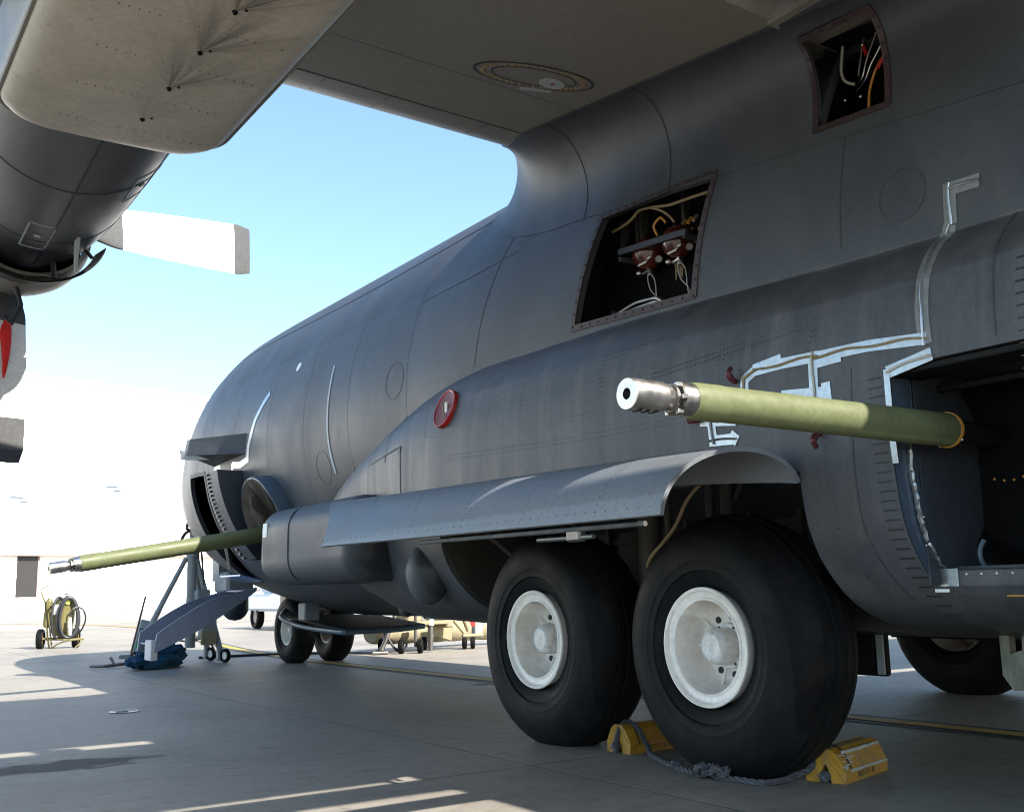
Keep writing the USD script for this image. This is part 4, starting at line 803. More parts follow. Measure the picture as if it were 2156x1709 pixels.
def gun(y0, x0, z0, d, mat='barrel_olive', L=1.66, r0=.074, r1=.066):
    G_ = xpart('gun_barrel', AC); d = unit(d); o = np.array([x0, y0, z0])
    put('shroud_tube', MB().lathe([(-.02, r0 - .02), (0, r0), (L - .16, r1), (L - .155, r1 + .002), (L - .03, r1 + .001), (L, r1 - .002), (L, r1 - .03)], o, d, 56), mat, G_, smooth=30)
    put('collar', MB().lathe([(L - .005, r1 - .004), (L + .045, r1 - .008), (L + .055, r1 - .010), (L + .055, r1 - .03)], o, d, 48), 'steel', G_, smooth=30)
    put('clamp_ring', MB().lathe([(L + .052, r1 - .008), (L + .065, r1 - .008), (L + .065, r1 - .022), (L + .08, r1 - .022), (L + .08, r1 - .014), (L + .09, r1 - .014), (L + .09, .03)], o, d, 10), 'steel_dark', G_, smooth=False)
    u, w, _ = frame(d)
    BR = put('muzzle_brake', MB().lathe([(L + .08, .036), (L + .10, .046), (L + .12, .048), (L + .135, .055), (L + .275, .056), (L + .281, .053), (L + .281, .020), (L + .20, .019), (L + .20, .0)], o, d, 44), 'steel', G_, smooth=28)
    for k in range(3): put('gas_port', MB().box(o + d * (L + .165 + .036 * k) + np.array([0, 0, -.050]), (.013, .04, .014), None), 'cavity_dark', BR, smooth=False)
    for k in range(6):
        a = 2 * np.pi * k / 6; c = o + d * (L + .066) + (math.cos(a) * u + math.sin(a) * w) * (r1 - .012); put('lug', MB().box(c, (.028, .018, .018), np.stack([d, u, w], 1), bevel=.003), 'steel', G_, smooth=False)
    put('end_ring', MB().lathe([(-.012, r0 - .03), (-.012, r0 + .004), (.004, r0 + .004), (.004, r0 - .004)], o, d, 48), 'wire_amber', G_, smooth=30)
    put('inner_barrel', MB().cyl(o - d * .02, o - d * .45, .05, 24), 'cavity_dark', G_)
    for a in (-.6, .9): put('ring_bolt', MB().ball(o - d * .01 + (math.cos(a) * -w + math.sin(a) * u) * (r0 + .006), .008, 1), 'steel', G_)
gun(-2.10, -2.19, 1.592, (-1, -.012, -.0), L=1.535)
gun(6.28, -1.95, 1.63, (-1, -.10, -.165), L=2.12, r0=.085, r1=.078)
# below the sill: recess, chains, hanging bracket
put('recess_panel', MB().box((-1.98, -2.55, .80), (.02, .6, .16)), 'rim_white', AC, smooth=False)
put('recess_edge', MB().tube(smoothline([(-2.02, -2.2, .875), (-1.995, -2.3, .80), (-1.99, -2.45, .745), (-1.99, -2.7, .73)], 20), .012, 8), 'cavity_dark', AC)
put('recess_valve', MB().ball((-2.0, -2.44, .85), .035, 2).cyl((-2.0, -2.44, .85), (-2.0, -2.37, .84), .02, 12), 'red_plastic', AC)
for k in range(5):
    m = MB(); x, y = -2.0, -2.36 - .05 * k
    for j in range(7): m.lathe([(-.002, .008), (.002, .008), (.002, .005), (-.002, .005), (-.002, .008)], (x, y, .865 - j * .013), (1, 0, 0) if j % 2 else (0, 1, 0), 8)
    put('chain', m, 'steel', AC, smooth=False)
BRK = put('release_bracket', MB().poly(Polygon([(0, 0), (.0, .34), (-.26, .36), (-.26, .24), (-.16, .12), (-.14, -.06), (-.05, -.07)], [[(-.05, .10), (-.05, .28), (-.12, .26), (-.11, .12)]]), (-1.47, -1.80, .50), (0, 1, 0), (0, 0, 1), .05), 'bracket_olive', AC, smooth=False)

# ------------------------------------------------------------------ foil tape over the cables, hooks, intake plug
def tape(paths, w, cable=None, mat='foil'):
    for q in paths:
        m = MB(); ribbon(m, q, w, .004, .03); t = put('foil_tape', m, mat, AC, smooth=False)
        if cable:
            m = MB(); s = resample(smoothline(q, 60), .02); s = s + np.stack([.004 * np.sin(np.arange(len(s)) * .5), .006 * np.sin(np.arange(len(s)) * .37)], 1); p, n = hull_pt(s[:, 0], s[:, 1], .008); m.tube(p, .006, 6); put('taped_cable', m, cable, t)
tape([[(-2.35, 2.655), (-2.20, 2.662)], [(-2.205, 2.69), (-2.196, 2.50)]], .062, 'foil', 'tape_dull')
tape([[(-2.19, 2.50), (-2.17, 2.44), (-2.172, 2.25), (-2.175, 2.10), (-2.185, 1.93)]], .064, 'foil', 'tape_dull')
tape([[(-2.19, 1.955), (-1.9, 1.982), (-1.6, 1.988)], [(-1.62, 1.990), (-1.40, 1.996), (-1.22, 1.992)], [(-1.235, 1.995), (-1.155, 1.955)], [(-1.16, 1.975), (-1.155, 1.75)]], .052, 'wire_tan')
tape([[(-1.40, 2.03), (-1.22, 2.01)], [(-1.75, 1.955), (-1.6, 1.95)]], .03)
tape([[(-1.59, 2.015), (-1.585, 1.75)]], .052, 'wire_pale')
tape([[(-1.39, 1.84), (-1.66, 1.815)], [(-1.42, 1.80), (-1.65, 1.775)], [(-1.655, 1.86), (-1.66, 1.75)]], .05)
tape([[(-.84, 1.795), (-1.09, 1.765)], [(-.915, 1.80), (-.93, 1.66)], [(-.90, 1.682), (-1.08, 1.672)]], .055, 'steel_dark')
tape([[(-1.05, 1.655), (-1.085, 1.70)]], .06)
tape([[(-1.985, 1.845), (-2.21, 1.885)]], .055, 'wire_pale')
m = MB()
for z0 in np.linspace(1.80, 1.45, 1): ribbon(m, [(-1.985, z) for z in np.linspace(1.86, 1.45, 16)], .03, .006, .03)
put('foil_tape', m, 'foil', AC, smooth=False)
q = np.array([(-2.30, -1.985, 1.60), (-2.30, -1.985, 1.45), (-2.29, -1.99, 1.35), (-2.27, -1.99, 1.22), (-2.22, -1.99, 1.1), (-2.12, -1.99, .99), (-2.08, -2.0, .96)])
put('foil_tape', MB().tube(smoothline(q, 50) + .0025 * nrng.standard_normal((50, 3)), .012, 6), 'foil', AC)
put('foil_tape', MB().box((-2.145, -1.985, .95), (.02, .07, .10)).box((-2.13, -2.02, .95), (.012, .07, .10)), 'foil', AC, smooth=False)
for y, z in ((-2.01, 1.35), (-2.02, 1.3), (-2.02, 1.22), (-2.0, 1.1), (-2.0, 1.42)): put('tape_fastener', MB().ball((-2.31 + .25 * max(0, 1.3 - z), y, z), .006, 1), 'steel', AC)
for y, z, sg in ((-1.10, 1.96, 1), (-1.60, 1.63, -1), (-.84, 1.80, 0)):
    p, n = hull_pt(np.array(y), np.array(z), 0.0); d = np.array([0, .05, 0]) if sg == 0 else np.array([0, 0, .06 * sg])
    put('latch_hook', MB().tube(smoothline([p, p + n * .03 + d * .2, p + n * .05 + d * .6, p + n * .03 + d * 1.1], 14), [.014] * 4 + [.017] * 6 + [.012] * 4, 10), 'hook_red', AC)
PLUG = thing('intake_plug', 'round dark red intake plug pushed into the grey side fairing below the wing', 'intake cover')
pc, pn = hull_pt(np.array(1.835), np.array(2.275), .0)
pc, pn = hull_pt(np.array(1.835), np.array(2.275), .018)
put('plug_rim', MB().lathe([(-.03, .150), (.000, .150), (.006, .147), (.007, .140), (.002, .132), (-.004, .130)], pc, pn, 56), 'red_plastic', PLUG, smooth=32)
put('plug_face', MB().lathe([(.0, .131), (-.006, .10), (-.010, .05), (-.012, .0)], pc, pn, 48), 'red_deep', PLUG, smooth=32)
u, w, _ = frame(pn)
put('plug_tag', MB().box(pc + pn * -.004 + np.array([0, -.02, .0]), (.008, .035, .09), bevel=.001), 'label_white', PLUG, smooth=False)
put('plug_cord', MB().tube(smoothline([pc + np.array([-.01, -.02, .05]), pc + np.array([-.03, -.03, -.02]), pc + np.array([-.01, -.06, -.10])], 16), .006, 8), 'wire_tan', PLUG)

# ------------------------------------------------------------------ nose section: antenna shelf, gun port hood, stairs, sensor ball
SH = put('antenna_shelf', MB().poly(Polygon([(-.02, 0), (.30, .02), (.36, .03), (.30, .25), (-.0, .25)]), (-2.10, 6.76, 2.545), (-1, 0, 0), (0, 0, 1), 2.3), 'gunship_grey', AC, smooth=False) if False else None
m = MB(); a = [(-2.14, 6.74), (-2.16, 6.76), (-2.60, 7.50), (-2.60, 7.62), (-2.10, 7.9)]
lo = [(x, y, (2.54, 2.54, 2.585, 2.60, 2.50)[i]) for i, (x, y) in enumerate(a)]; hi = [(x + (.03 if i in (2, 3) else 0), y, 2.775) for i, (x, y) in enumerate(a)]
n = len(a); m.add(lo + hi, [[i, (i + 1) % n, (i + 1) % n + n, i + n] for i in range(n)]); m.add(hi, [[0, 1, 2], [0, 2, 3], [0, 3, 4]]); m.add(lo, [[2, 1, 0], [3, 2, 0], [4, 3, 0]])
SH = put('antenna_shelf', m, 'gunship_grey', AC, smooth=False)
put('shelf_bracket', MB().add([(-2.66, 7.6, 2.66), (-2.52, 7.5, 2.56), (-2.40, 7.3, 2.52), (-2.64, 7.6, 2.54), (-2.65, 7.63, 2.66), (-2.51, 7.53, 2.56), (-2.39, 7.33, 2.52), (-2.63, 7.63, 2.54)], [[0, 1, 2, 3], [7, 6, 5, 4], [0, 4, 5, 1], [1, 5, 6, 2], [2, 6, 7, 3], [3, 7, 4, 0]]), 'pale_grey', SH, smooth=False)
tape([[(6.22, 3.16), (6.36, 3.06), (6.52, 2.90), (6.66, 2.62), (6.70, 2.45)]], .075)
tape([[(6.66, 2.47), (6.95, 2.43), (7.2, 2.46)], [(7.2, 2.48), (7.21, 2.26)]], .075)
tape([[(7.62, 2.47), (7.84, 2.47)], [(7.84, 2.48), (7.84, 2.1), (7.74, 1.84)], [(7.66, 2.44), (7.66, 2.2), (7.58, 1.86)]], .07)
tape([[(7.48, 1.80), (7.38, 1.62), (7.26, 1.46)]], .10)
m = MB(); p, n_ = hull_pt(np.array(7.46), np.array(2.06)); m.lathe([(0, .12), (.02, .12), (.03, .10), (.03, 0)], p, n_, 24); put('gun_port_cap', m, 'pale_grey', AC)
# comb-edged blast plate
m = MB(); zs = np.linspace(2.36, 1.36, 22); 
for k in range(21):
    z0, z1 = zs[k], zs[k + 1]; q = []
    for z in (z0, z1):
        p, nn = hull_pt(np.array(7.25), np.array(z)); p2, _ = hull_pt(np.array(6.88), np.array(z)); q.append((p, p2))
    a0, b0 = q[0]; a1, b1 = q[1]; o = np.array([-.27, 0, 0]); m.add([a0 + o, a1 + o, b1 + o * 1.1, b0 + o * 1.1, a0 + .02 * o, a1 + .02 * o, b1, b0], [[0, 1, 2, 3], [0, 4, 5, 1], [3, 2, 6, 7], [4, 7, 6, 5]])
    c = (a0 + a1) / 2 + o; m.box(c + np.array([-.01, .03, 0]), (.03, .06, .022))
put('blast_plate', m, 'blade_black', AC, smooth=False)
# arched hood with canvas curtain over the front gun port
def arch(r, z0, y0, y1, n=24): 
    a = np.linspace(0.05, np.pi - .35, n); return np.stack([(y0 + y1) / 2 + (y1 - y0) / 2 * np.cos(a), z0 + r * np.sin(a)], 1)
q = arch(.60, 1.64, 5.66, 6.78); m = MB(); p, _ = hull_pt(q[:, 0], q[:, 1], 0.0); o = np.array([-.17, 0, -.03]); th = np.array([0, 0, .02])
m.grid(np.stack([p, p + o], 1)); m.grid(np.stack([p - th, p + o - th], 1), flip=True); m.grid(np.stack([p + o, p + o - th], 1)); HOOD = put('gun_port_hood', m, 'hood_blue', AC, smooth=40)
m = MB(); qi = arch(.56, 1.64, 5.68, 6.74); p2, _ = hull_pt(qi[:, 0], qi[:, 1], 0.0); c = np.array([-1.70, 6.35, 1.50]); rows = [p + o * 1.0, p2 + o * .98]
for k in (.12, .25, .38, .5, .62, .75, .88, 1):
    w_ = (meshkit.fbm(np.stack([np.arange(24) * .55, np.full(24, k * 3.1), np.full(24, 2.0)], 1), 3, 4) - .5) * .34 * math.sin(math.pi * min(k * .9 + .05, 1)); rows.append((p2 + o * .95) * (1 - .8 * k) + c * .8 * k + np.stack([w_, w_ * .5, w_ * .3], 1))
m.grid(np.array(rows)); put('canvas_curtain', m, 'canvas_brown', HOOD, smooth=60)
m = MB()
for k in range(2, 22, 3): m.ball(p[k] + o + np.array([-.002, 0, -.012]), .006, 1)
put('grommet', m, 'wire_tan', HOOD, kind='stuff')
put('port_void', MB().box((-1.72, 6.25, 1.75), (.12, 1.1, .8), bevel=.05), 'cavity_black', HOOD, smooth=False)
# crew doorway edge and stairs
border('doorway_frame', DOORWAY, .05, 'seam_dark', AC)
put('doorway_rail', MB().cyl((-1.9, 8.7, 2.4), (-1.62, 8.75, 1.3), .02, 10).cyl((-1.95, 8.45, 2.42), (-1.7, 8.5, 1.3), .012, 8), 'steel_dark', AC)
STR = xpart('entry_stairs', AC)
t = np.linspace(0, 1, 24); cx = -1.42 - 1.24 * t; up = np.stack([cx, Pchip([0, .29, .51, .75, 1], [1.06, .97, .89, .73, .52])(t)], 1); dn = np.stack([cx - .02, Pchip([0, .29, .51, .75, 1], [1.0, .76, .59, .44, .30])(t)], 1)
side = Polygon(np.vstack([up, dn[::-1]])).buffer(0)
for y in (8.30, 9.06): put('stringer', MB().poly(side, (0, y, 0), (1, 0, 0), (0, 0, 1), .03), 'stair_grey', STR, smooth=False)
m = MB()
for k in np.linspace(.08, .95, 6):
    i = int(k * 23); m.box((up[i, 0], 8.68, dn[i, 1] + .05), (.2, .74, .02))
put('step', m, 'stair_grey', STR, smooth=False)
put('stair_skin', MB().grid(np.stack([np.c_[dn[:, 0], np.full(24, 8.30), dn[:, 1]], np.c_[dn[:, 0], np.full(24, 9.08), dn[:, 1]]], 1)), 'gunship_grey', STR, smooth=40)
put('top_tread', MB().box((-1.5, 8.68, 1.17), (.3, .76, .02), roty(.25)), 'stair_blue', STR, smooth=False)
put('foot_block', MB().box((-2.68, 8.42, .33), (.08, .28, .24), bevel=.01), 'pale_grey', STR, smooth=False)
put('handle_outline', MB().tube(smoothline([(-1.62, 8.29, .97), (-1.73, 8.29, .86), (-1.84, 8.29, .78), (-1.80, 8.29, .88), (-1.66, 8.29, .98)], 30), .006, 6), 'yellow_paint', STR)
put('handle_outline', MB().tube(np.stack([up[2:22, 0], np.full(20, 8.29), up[2:22, 1] - .03], 1), .006, 6), 'line_yellow', STR)
# sensor ball under the nose
put('sensor_ball', MB().lathe([(-.26, .15), (-.16, .17), (-.15, .185), (.02, .19), (.08, .175), (.13, .14), (.17, .09), (.19, 0)], (-.98, 10.35, .79), (0, 0, -1), 40), 'blade_black', AC, smooth=40)
put('sensor_mount', MB().box((-.96, 10.5, 1.15), (.4, .6, .3), bevel=.04).box((-1.05, 10.75, 1.42), (.2, .3, .5)), 'stand_grey', AC, smooth=False)

# ------------------------------------------------------------------ things standing about
def chock(c, ang, label, worn=False, text=None, L=.60):
    C = thing('wheel_chock', label, 'wheel chock', None); R = rotz(ang); c = np.array(c, float)
    pr = [(-.10, 0), (-.03, 0), (-.012, .07), (0, .085), (.012, .07), (.03, 0), (.10, 0), (.105, .055), (.062, .135), (.03, .158), (-.03, .158), (-.062, .135), (-.105, .055)]
    pg = Polygon(pr).buffer(-.006).buffer(.006, quad_segs=3)
    m = MB().poly(pg, (0, 0, 0), (0, 1, 0), (0, 0, 1), L); v = m.v[0]; v += .002 * nrng.standard_normal(v.shape); m.v[0] = v @ R.T + c
    put('chock_body', m, 'yellow_paint', C, smooth=25)
    for x in (.07,):
        b = MB(); p = np.array([(x, yy, zz + .004) for yy, zz in [(-.108, .05), (-.064, .138), (-.03, .162), (.03, .162), (.064, .138), (.108, .05)]]); b.tube(p @ R.T + c, .004, 6); put('rope_groove', b, 'ink_black', C)
    if worn:
        w = MB()
        for a, b in (((-.107, .056), (-.064, .137)), ((-.064, .137), (-.03, .160)), ((-.03, .160), (.03, .160)), ((.03, .160), (.064, .137)), ((.064, .137), (.107, .056))):
            pass
        for yy, zz, ww in ((-.064, .137, .018), (-.104, .056, .014)):
            pts = np.array([(x, yy - .0, zz) for x in np.linspace(.06, L - .02, 30)]); pts[:, 2] += .0015 * nrng.standard_normal(30); w.tube(pts @ R.T + c, ww * .45 * (1 + .3 * nrng.random(30)), 6)
        for k in range(30):
            x = rng.uniform(.0, .12); w.box((np.array([x, rng.uniform(-.105, -.066), 0]) + [0, 0, 0]) @ R.T + c + np.array([0, 0, rng.uniform(.06, .13)]), (.012, .012, .004))
        put('worn_edge', w, 'chock_worn', C, smooth=40)
    if text:
        t = meshkit.text_mesh(text, .034, .001); v = t.vertices; yy = -.105 + (v[:, 1] + .010) * .0; 
        s = np.clip((v[:, 1] + .012) / .055, 0, 1); q = np.stack([.13 + v[:, 0], -.1015 - .004 * s - .0015 - v[:, 2], .004 + s * .05], 1); put('lettering', MB().add(q @ R.T + c, t.faces), 'faded_ink', C, smooth=False)
    return C, lambda p: np.asarray(p) @ R.T + c
C1, w1 = chock((-2.21, .20, 0), .03, 'yellow wooden wheel chock lettered in black, wedged between the two port tyres', text='NORTH NASH', L=.52)
C2, w2 = chock((-2.065, -1.20, 0), .26, 'worn yellow wheel chock behind the rearmost port tyre, nearest the camera', worn=True, text='NO-T-N', L=.50)
ROPE = thing('chock_rope', 'knotted grey rope lying between the two yellow wheel chocks', 'rope')
def rope(path, r=.015, n=260):
    p = resample(smoothline(path, 300), .006); t = np.gradient(p, axis=0); t /= np.linalg.norm(t, axis=1)[:, None]; u = np.cross(t, [0, 0, 1.0]); u /= np.linalg.norm(u, axis=1)[:, None]; w = np.cross(t, u); s = np.arange(len(p)) * .006
    m = MB()
    for k in range(3):
        a = s / .012 * .55 + k * 2 * np.pi / 3; m.tube(p + (np.cos(a)[:, None] * u + np.sin(a)[:, None] * w) * r * .52, r * .6, 6)
    return m
put('rope_strand', rope([w1((-.02, .0, .05)), w1((.02, -.01, .15)), w1((.07, .0, .172)), w1((.085, -.07, .145)), w1((.10, -.13, .06)), (-2.17, -.04, .016), (-2.24, -.18, .015), (-2.31, -.34, .015), (-2.37, -.5, .015), (-2.41, -.66, .015), (-2.42, -.74, .022)]), 'rope_grey', ROPE)
put('rope_strand', rope([(-2.41, -.78, .022), (-2.40, -.88, .015), (-2.38, -.98, .015), (-2.365, -1.06, .015), (-2.31, -1.09, .015), (-2.23, -1.09, .017), (-2.15, -1.08, .03), w2((-.03, .07, .06)), w2((.05, .045, .128)), w2((.07, .0, .166))]), 'rope_grey', ROPE)
def knot(c, s):
    a = np.linspace(0, 2 * np.pi, 60); q = np.stack([np.sin(a) + 2 * np.sin(2 * a), np.cos(a) - 2 * np.cos(2 * a), -np.sin(3 * a)], 1) * s; q[:, 2] = q[:, 2] * .9; return q + c
m = rope(knot(np.array([-2.415, -.735, .046]), .016)); k2 = rope(knot(np.array([-2.405, -.83, .044]), .015))
put('knot', m, 'rope_grey', ROPE); put('knot', k2, 'rope_grey', ROPE); put('knot', rope(knot(np.array([-2.35, -.45, .026]), .008)), 'rope_grey', ROPE)
m = MB()
for k in range(10):
    a = rng.uniform(-2.6, -.6); m.tube([(-2.43, -.69, .03), (-2.44 + .05 * math.cos(a), -.67 + .03 * math.sin(a), .018), (-2.46 + .08 * math.cos(a), -.66 + .06 * math.sin(a), .006)], .004, 5)
put('frayed_end', m, 'rope_grey', ROPE)
put('rope_end', MB().ball(w1((-.02, .0, .035)), .03, 2), 'rope_grey', ROPE); put('rope_end', MB().ball(w2((-.01, .0, .03)), .028, 2), 'rope_grey', ROPE)
def small_wheel(parent, o, ax, R, half, hub='steel_dark', name='wheel'):
    W = xpart(name, parent); k = R; put('tyre', MB().lathe([(-half * .6, k * .55), (-half, k * .7), (-half * .95, k * .92), (-half * .6, k), (half * .6, k), (half * .95, k * .92), (half, k * .7), (half * .6, k * .55)], o, ax, 36), 'rubber', W, smooth=35)
    put('rim', MB().lathe([(-half * .5, 0), (-half * .55, k * .58), (half * .5, k * .58), (half * .35, k * .4), (half * .6, k * .2), (half * .6, 0)], o, ax, 28), hub, W, smooth=30)

# wheeled extinguisher
EXT = thing('wheeled_extinguisher', 'olive yellow wheeled fire extinguisher with a coiled black hose, far left on the apron', 'fire extinguisher')
e0 = np.array([-1.80, 18.25, 0])
put('tank', MB().lathe([(-.02, 0), (0, .14), (.06, .19), (.12, .205), (.66, .205), (.74, .17), (.79, .08), (.80, .0)], e0 + [0, 0, .24], (.10, -.02, 1), 36), 'olive_tank', EXT, smooth=40)
put('tank', MB().lathe([(0, 0), (.02, .06), (.08, .075), (.5, .075), (.58, .04), (.6, 0)], e0 + [-.26, .05, .40], (.05, 0, 1), 24), 'olive_tank', EXT, smooth=40)
put('valve', MB().cyl(e0 + [.06, 0, 1.02], e0 + [.08, 0, 1.12], .03).cyl(e0 + [-.02, -.05, 1.08], e0 + [.14, -.03, 1.08], .02).box(e0 + [-.02, -.1, 1.0], (.12, .08, .10), bevel=.02), 'pale_grey', EXT)
for r, k in ((.0, 0), (.02, 1)):
    a = np.linspace(0, 2 * np.pi, 60); put('hose_coil', MB().tube(np.stack([e0[0] + .08 + (.205 - r * 2) * np.cos(a) * (1 - .12 * np.sin(a)), np.full(60, e0[1] - .24 - .05 * k), .60 + (.41 - r) * np.sin(a)], 1), .028, 10, caps=False), 'hose_black', EXT)
a = np.linspace(0, 2 * np.pi, 50); put('hose_coil', MB().tube(np.stack([e0[0] - .10 + .14 * np.cos(a), e0[1] - .2 + .1 * np.cos(a), .60 + .40 * np.sin(a)], 1), .024, 10, caps=False), 'hose_black', EXT)
put('hose', MB().tube(smoothline([e0 + [.10, -.3, .62], e0 + [.12, -.32, .74], e0 + [.24, -.3, .80], e0 + [.36, -.25, .74], e0 + [.42, -.2, .55], e0 + [.38, -.1, .36], e0 + [.3, 0, .24]], 40), .016, 8), 'hose_black', EXT)
put('nozzle', MB().lathe([(0, .03), (.12, .035), (.14, .045), (.26, .04), (.3, .03), (.34, .03)], e0 + [.11, -.33, .26], (-.05, 0, 1), 16), 'hub_grey', EXT)
put('inspection_tag', MB().lathe([(0, .045), (.006, .045), (.007, 0)], e0 + [.06, -.235, .90], (0, -1, .1), 20), 'tag_lime', EXT)
put('tank_label', MB().box(e0 + [-.13, -.19, .76], (.12, .01, .20), rotz(-.6), bevel=.002), 'hub_grey', EXT, smooth=False)
for sx in (-.36, .31): small_wheel(EXT, e0 + [sx, .06, .19], (-.9, .35, 0), .195, .06, 'yellow_paint')
m = MB()
m.tube(smoothline([e0 + [-.42, .1, 1.12], e0 + [-.30, .08, 1.22], e0 + [-.2, .1, 1.24]], 16), .012, 8).tube([e0 + [-.40, .0, 1.10], e0 + [-.32, .0, .9], e0 + [-.24, .0, .2], e0 + [-.20, -.02, .0]], .016, 8).tube([e0 + [-.30, -.06, .95], e0 + [-.2, -.06, .25], e0 + [-.17, -.1, .02]], .014, 8)
m.tube(smoothline([e0 + [.1, 0, 1.06], e0 + [.2, .02, 1.16], e0 + [.26, .02, 1.24]], 12), .012, 8)
m.tube(smoothline([e0 + [-.18, -.1, .0], e0 + [-.02, -.25, .12], e0 + [.2, -.3, .16], e0 + [.4, -.2, .17], e0 + [.22, -.3, .01]], 30), .014, 8).tube([e0 + [-.36, .06, .19], e0 + [.31, .06, .19]], .02, 8).tube([e0 + [-.3, -.05, .18], e0 + [.0, -.3, .17], e0 + [.38, -.22, .18]], .014, 8)
put('cart_frame', m, 'olive_tank', EXT)

# tripod jack stand beyond the stairs
JK = thing('tripod_stand', 'grey tripod jack stand on castors beside the nose of the aircraft', 'jack stand')
j0 = np.array([-1.42, 11.0, 0]); J = lambda x, y, z: j0 + np.array([x, y, z])
put('post', MB().lathe([(0, .075), (1.28, .075), (1.30, .095), (1.42, .095), (1.44, .055), (1.80, .055), (1.81, .03), (2.3, .028), (2.32, 0)], J(0, 0, .22), (0, 0, 1), 24), 'stand_grey', JK, smooth=30)
for i, (fx, fy) in enumerate(((-.72, .2), (.40, .42), (.40, -.20))):
    L = put('leg', MB().tube([J(fx * .12, fy * .12, 1.52), J(fx * .55, fy * .55, .86), J(fx, fy, .12)], [.035, .042, .045], 10).box(J(fx, fy, .10), (.12, .12, .16), bevel=.02), 'stand_grey', JK)
    put('brace', MB().cyl(J(fx * .72, fy * .72, .60), J(.0, .0, .62), .016, 8).cyl(J(fx * .82, fy * .82, .42), J(0, 0, .30), .014, 8), 'stand_grey', L)
    small_wheel(JK, J(fx * 1.05, fy * 1.05 - .12, .10), (.9, .3, 0), .10, .03, 'hub_grey')
for c_, s_ in (((.22, -.1, .52), (.22, .2, .36)), ((-.12, -.15, .72), (.16, .14, .2)), ((.12, -.12, .98), (.2, .16, .16))): put('pump_box', MB().box(J(*c_), s_, bevel=.02), 'stand_grey', JK, smooth=False)
put('gauge_box', MB().box(J(.20, -.22, .36), (.22, .06, .2), bevel=.01), 'duct_khaki', JK, smooth=False)
put('hydraulic_hose', MB().tube(smoothline([J(.05, -.1, 2.1), J(.10, -.1, 1.6), J(.14, -.1, 1.2), J(.16, -.1, .7), J(.4, 0, .1)], 30), .014, 8), 'hose_black', JK)
m = MB()
for q in ([J(0, 0, 2.28), J(-.1, 0, 2.34), J(-.03, 0, 2.22), J(.02, 0, 2.1)], [J(0, 0, 1.96), J(-.08, 0, 1.92), J(-.10, 0, 1.84), J(-.02, 0, 1.80)], [J(.0, 0, 1.82), J(-.12, 0, 1.76), J(-.18, 0, 1.62)]): m.tube(smoothline(np.array(q) + [0, 0, .12], 14), .024, 6)
put('strap', m, 'canvas_brown', JK); put('strap', MB().tube(smoothline([J(-.18, 0, 1.72), J(-.21, 0, 1.64), J(-.20, 0, 1.6)], 8), .03, 6), 'hook_red', JK)
# blue bag
BAG = thing('blue_bag', 'crumpled dark blue canvas bag lying under the entry stairs', 'bag')
t = trimesh.creation.icosphere(subdivisions=5); v = t.vertices; n3 = (meshkit.fbm(v * 1.3 + 4, 2, 3) - .5) * .7 + abs(meshkit.noise(v * [3.4, 3.4, 2.0] + 9, 8) - .5) * .7 - .15 + abs(meshkit.noise(v * [6, 6, 4] + 2, 5) - .5) * .2; r = 1 + n3
vv = v * r[:, None] * [.27, .54, .20] + [0, 0, .14]; vv[:, 2] = np.maximum(vv[:, 2], 0.004); vv[:, 2] *= 1 - .25 * np.clip(-vv[:, 1], 0, 1)
put('bag_body', MB().add(vv @ rotz(-.75).T + [-2.02, 10.35, 0], t.faces), 'bag_blue', BAG, smooth=True)
put('bag_flap', MB().tube(smoothline([(-2.44, 9.95, .06), (-2.36, 10.0, .22), (-2.2, 10.0, .30), (-2.0, 10.0, .24)], 24), [.03] * 6 + [.045] * 12 + [.03] * 6, 8), 'bag_blue', BAG)
# grey numbered cylinder leaning at the foot of the stairs
CY = thing('hand_pump', 'grey cylinder stencilled 29 with a long handle, at the foot of the stairs', 'hand pump')
b = np.array([-1.86, 12.2, .10]); d = unit([.28, 0, 1.0])
put('cylinder', MB().lathe([(0, 0), (0, .10), (.01, .11), (.50, .11), (.52, .10), (.52, 0)], b, d, 32), 'stand_grey', CY, smooth=30)
put('handle', MB().cyl(b + [-.12, -.1, .02], b + [.07, -.1, .88], .015, 10), 'hook_red', CY); put('foot', MB().box(b + [-.16, -.05, -.02], (.26, .08, .06), bevel=.01).cyl(b + [-.05, 0, -.08], b + [-.02, 0, .02], .05), 'stand_grey', CY)
t = meshkit.text_mesh('29', .13, .002); v = t.vertices; ux = unit(np.cross(d, [0, 1.0, 0])) * -1
def cyltext(v, h0):
    a = (v[:, 0] - v[:, 0].mean()) / .112; u_, w_, _ = np.array([1.0, 0, 0]) - d * d[0], np.array([0, -1.0, 0]), 0; u_ = unit(u_)
    return b + d * (h0 + v[:, 1:2]) + (np.sin(a)[:, None] * u_ + np.cos(a)[:, None] * w_) * (.111 + v[:, 2:3])
put('lettering', MB().add(cyltext(v, .26), t.faces), 'ink_black', CY, smooth=False)
tt = trimesh.creation.box((.07, .08, .003)); tt.apply_translation([-.03, .15, .001]); put('green_label', MB().box(b + d * .14 + [-.05, -.10, .0], (.08, .012, .09), bevel=.002), 'green_tag', CY, smooth=False)
LN = thing('tow_shackle', 'dark steel shackle and hose lying on the concrete left of the blue bag', 'shackle')
put('hose', MB().tube(smoothline([(-2.62, 10.9, .03), (-2.45, 10.9, .04), (-2.25, 11.0, .05), (-2.1, 11.3, .1), (-2.0, 11.6, .16)], 30), .022, 8), 'steel_dark', LN); put('hook', MB().tube(smoothline([(-2.8, 11.0, .03), (-2.66, 10.85, .03), (-2.5, 10.9, .03), (-2.55, 10.95, .14)], 16), .02, 8), 'steel_dark', LN)
CAB = thing('ground_cable', 'black cable lying across the concrete from the nose wheels to the stand', 'cable')
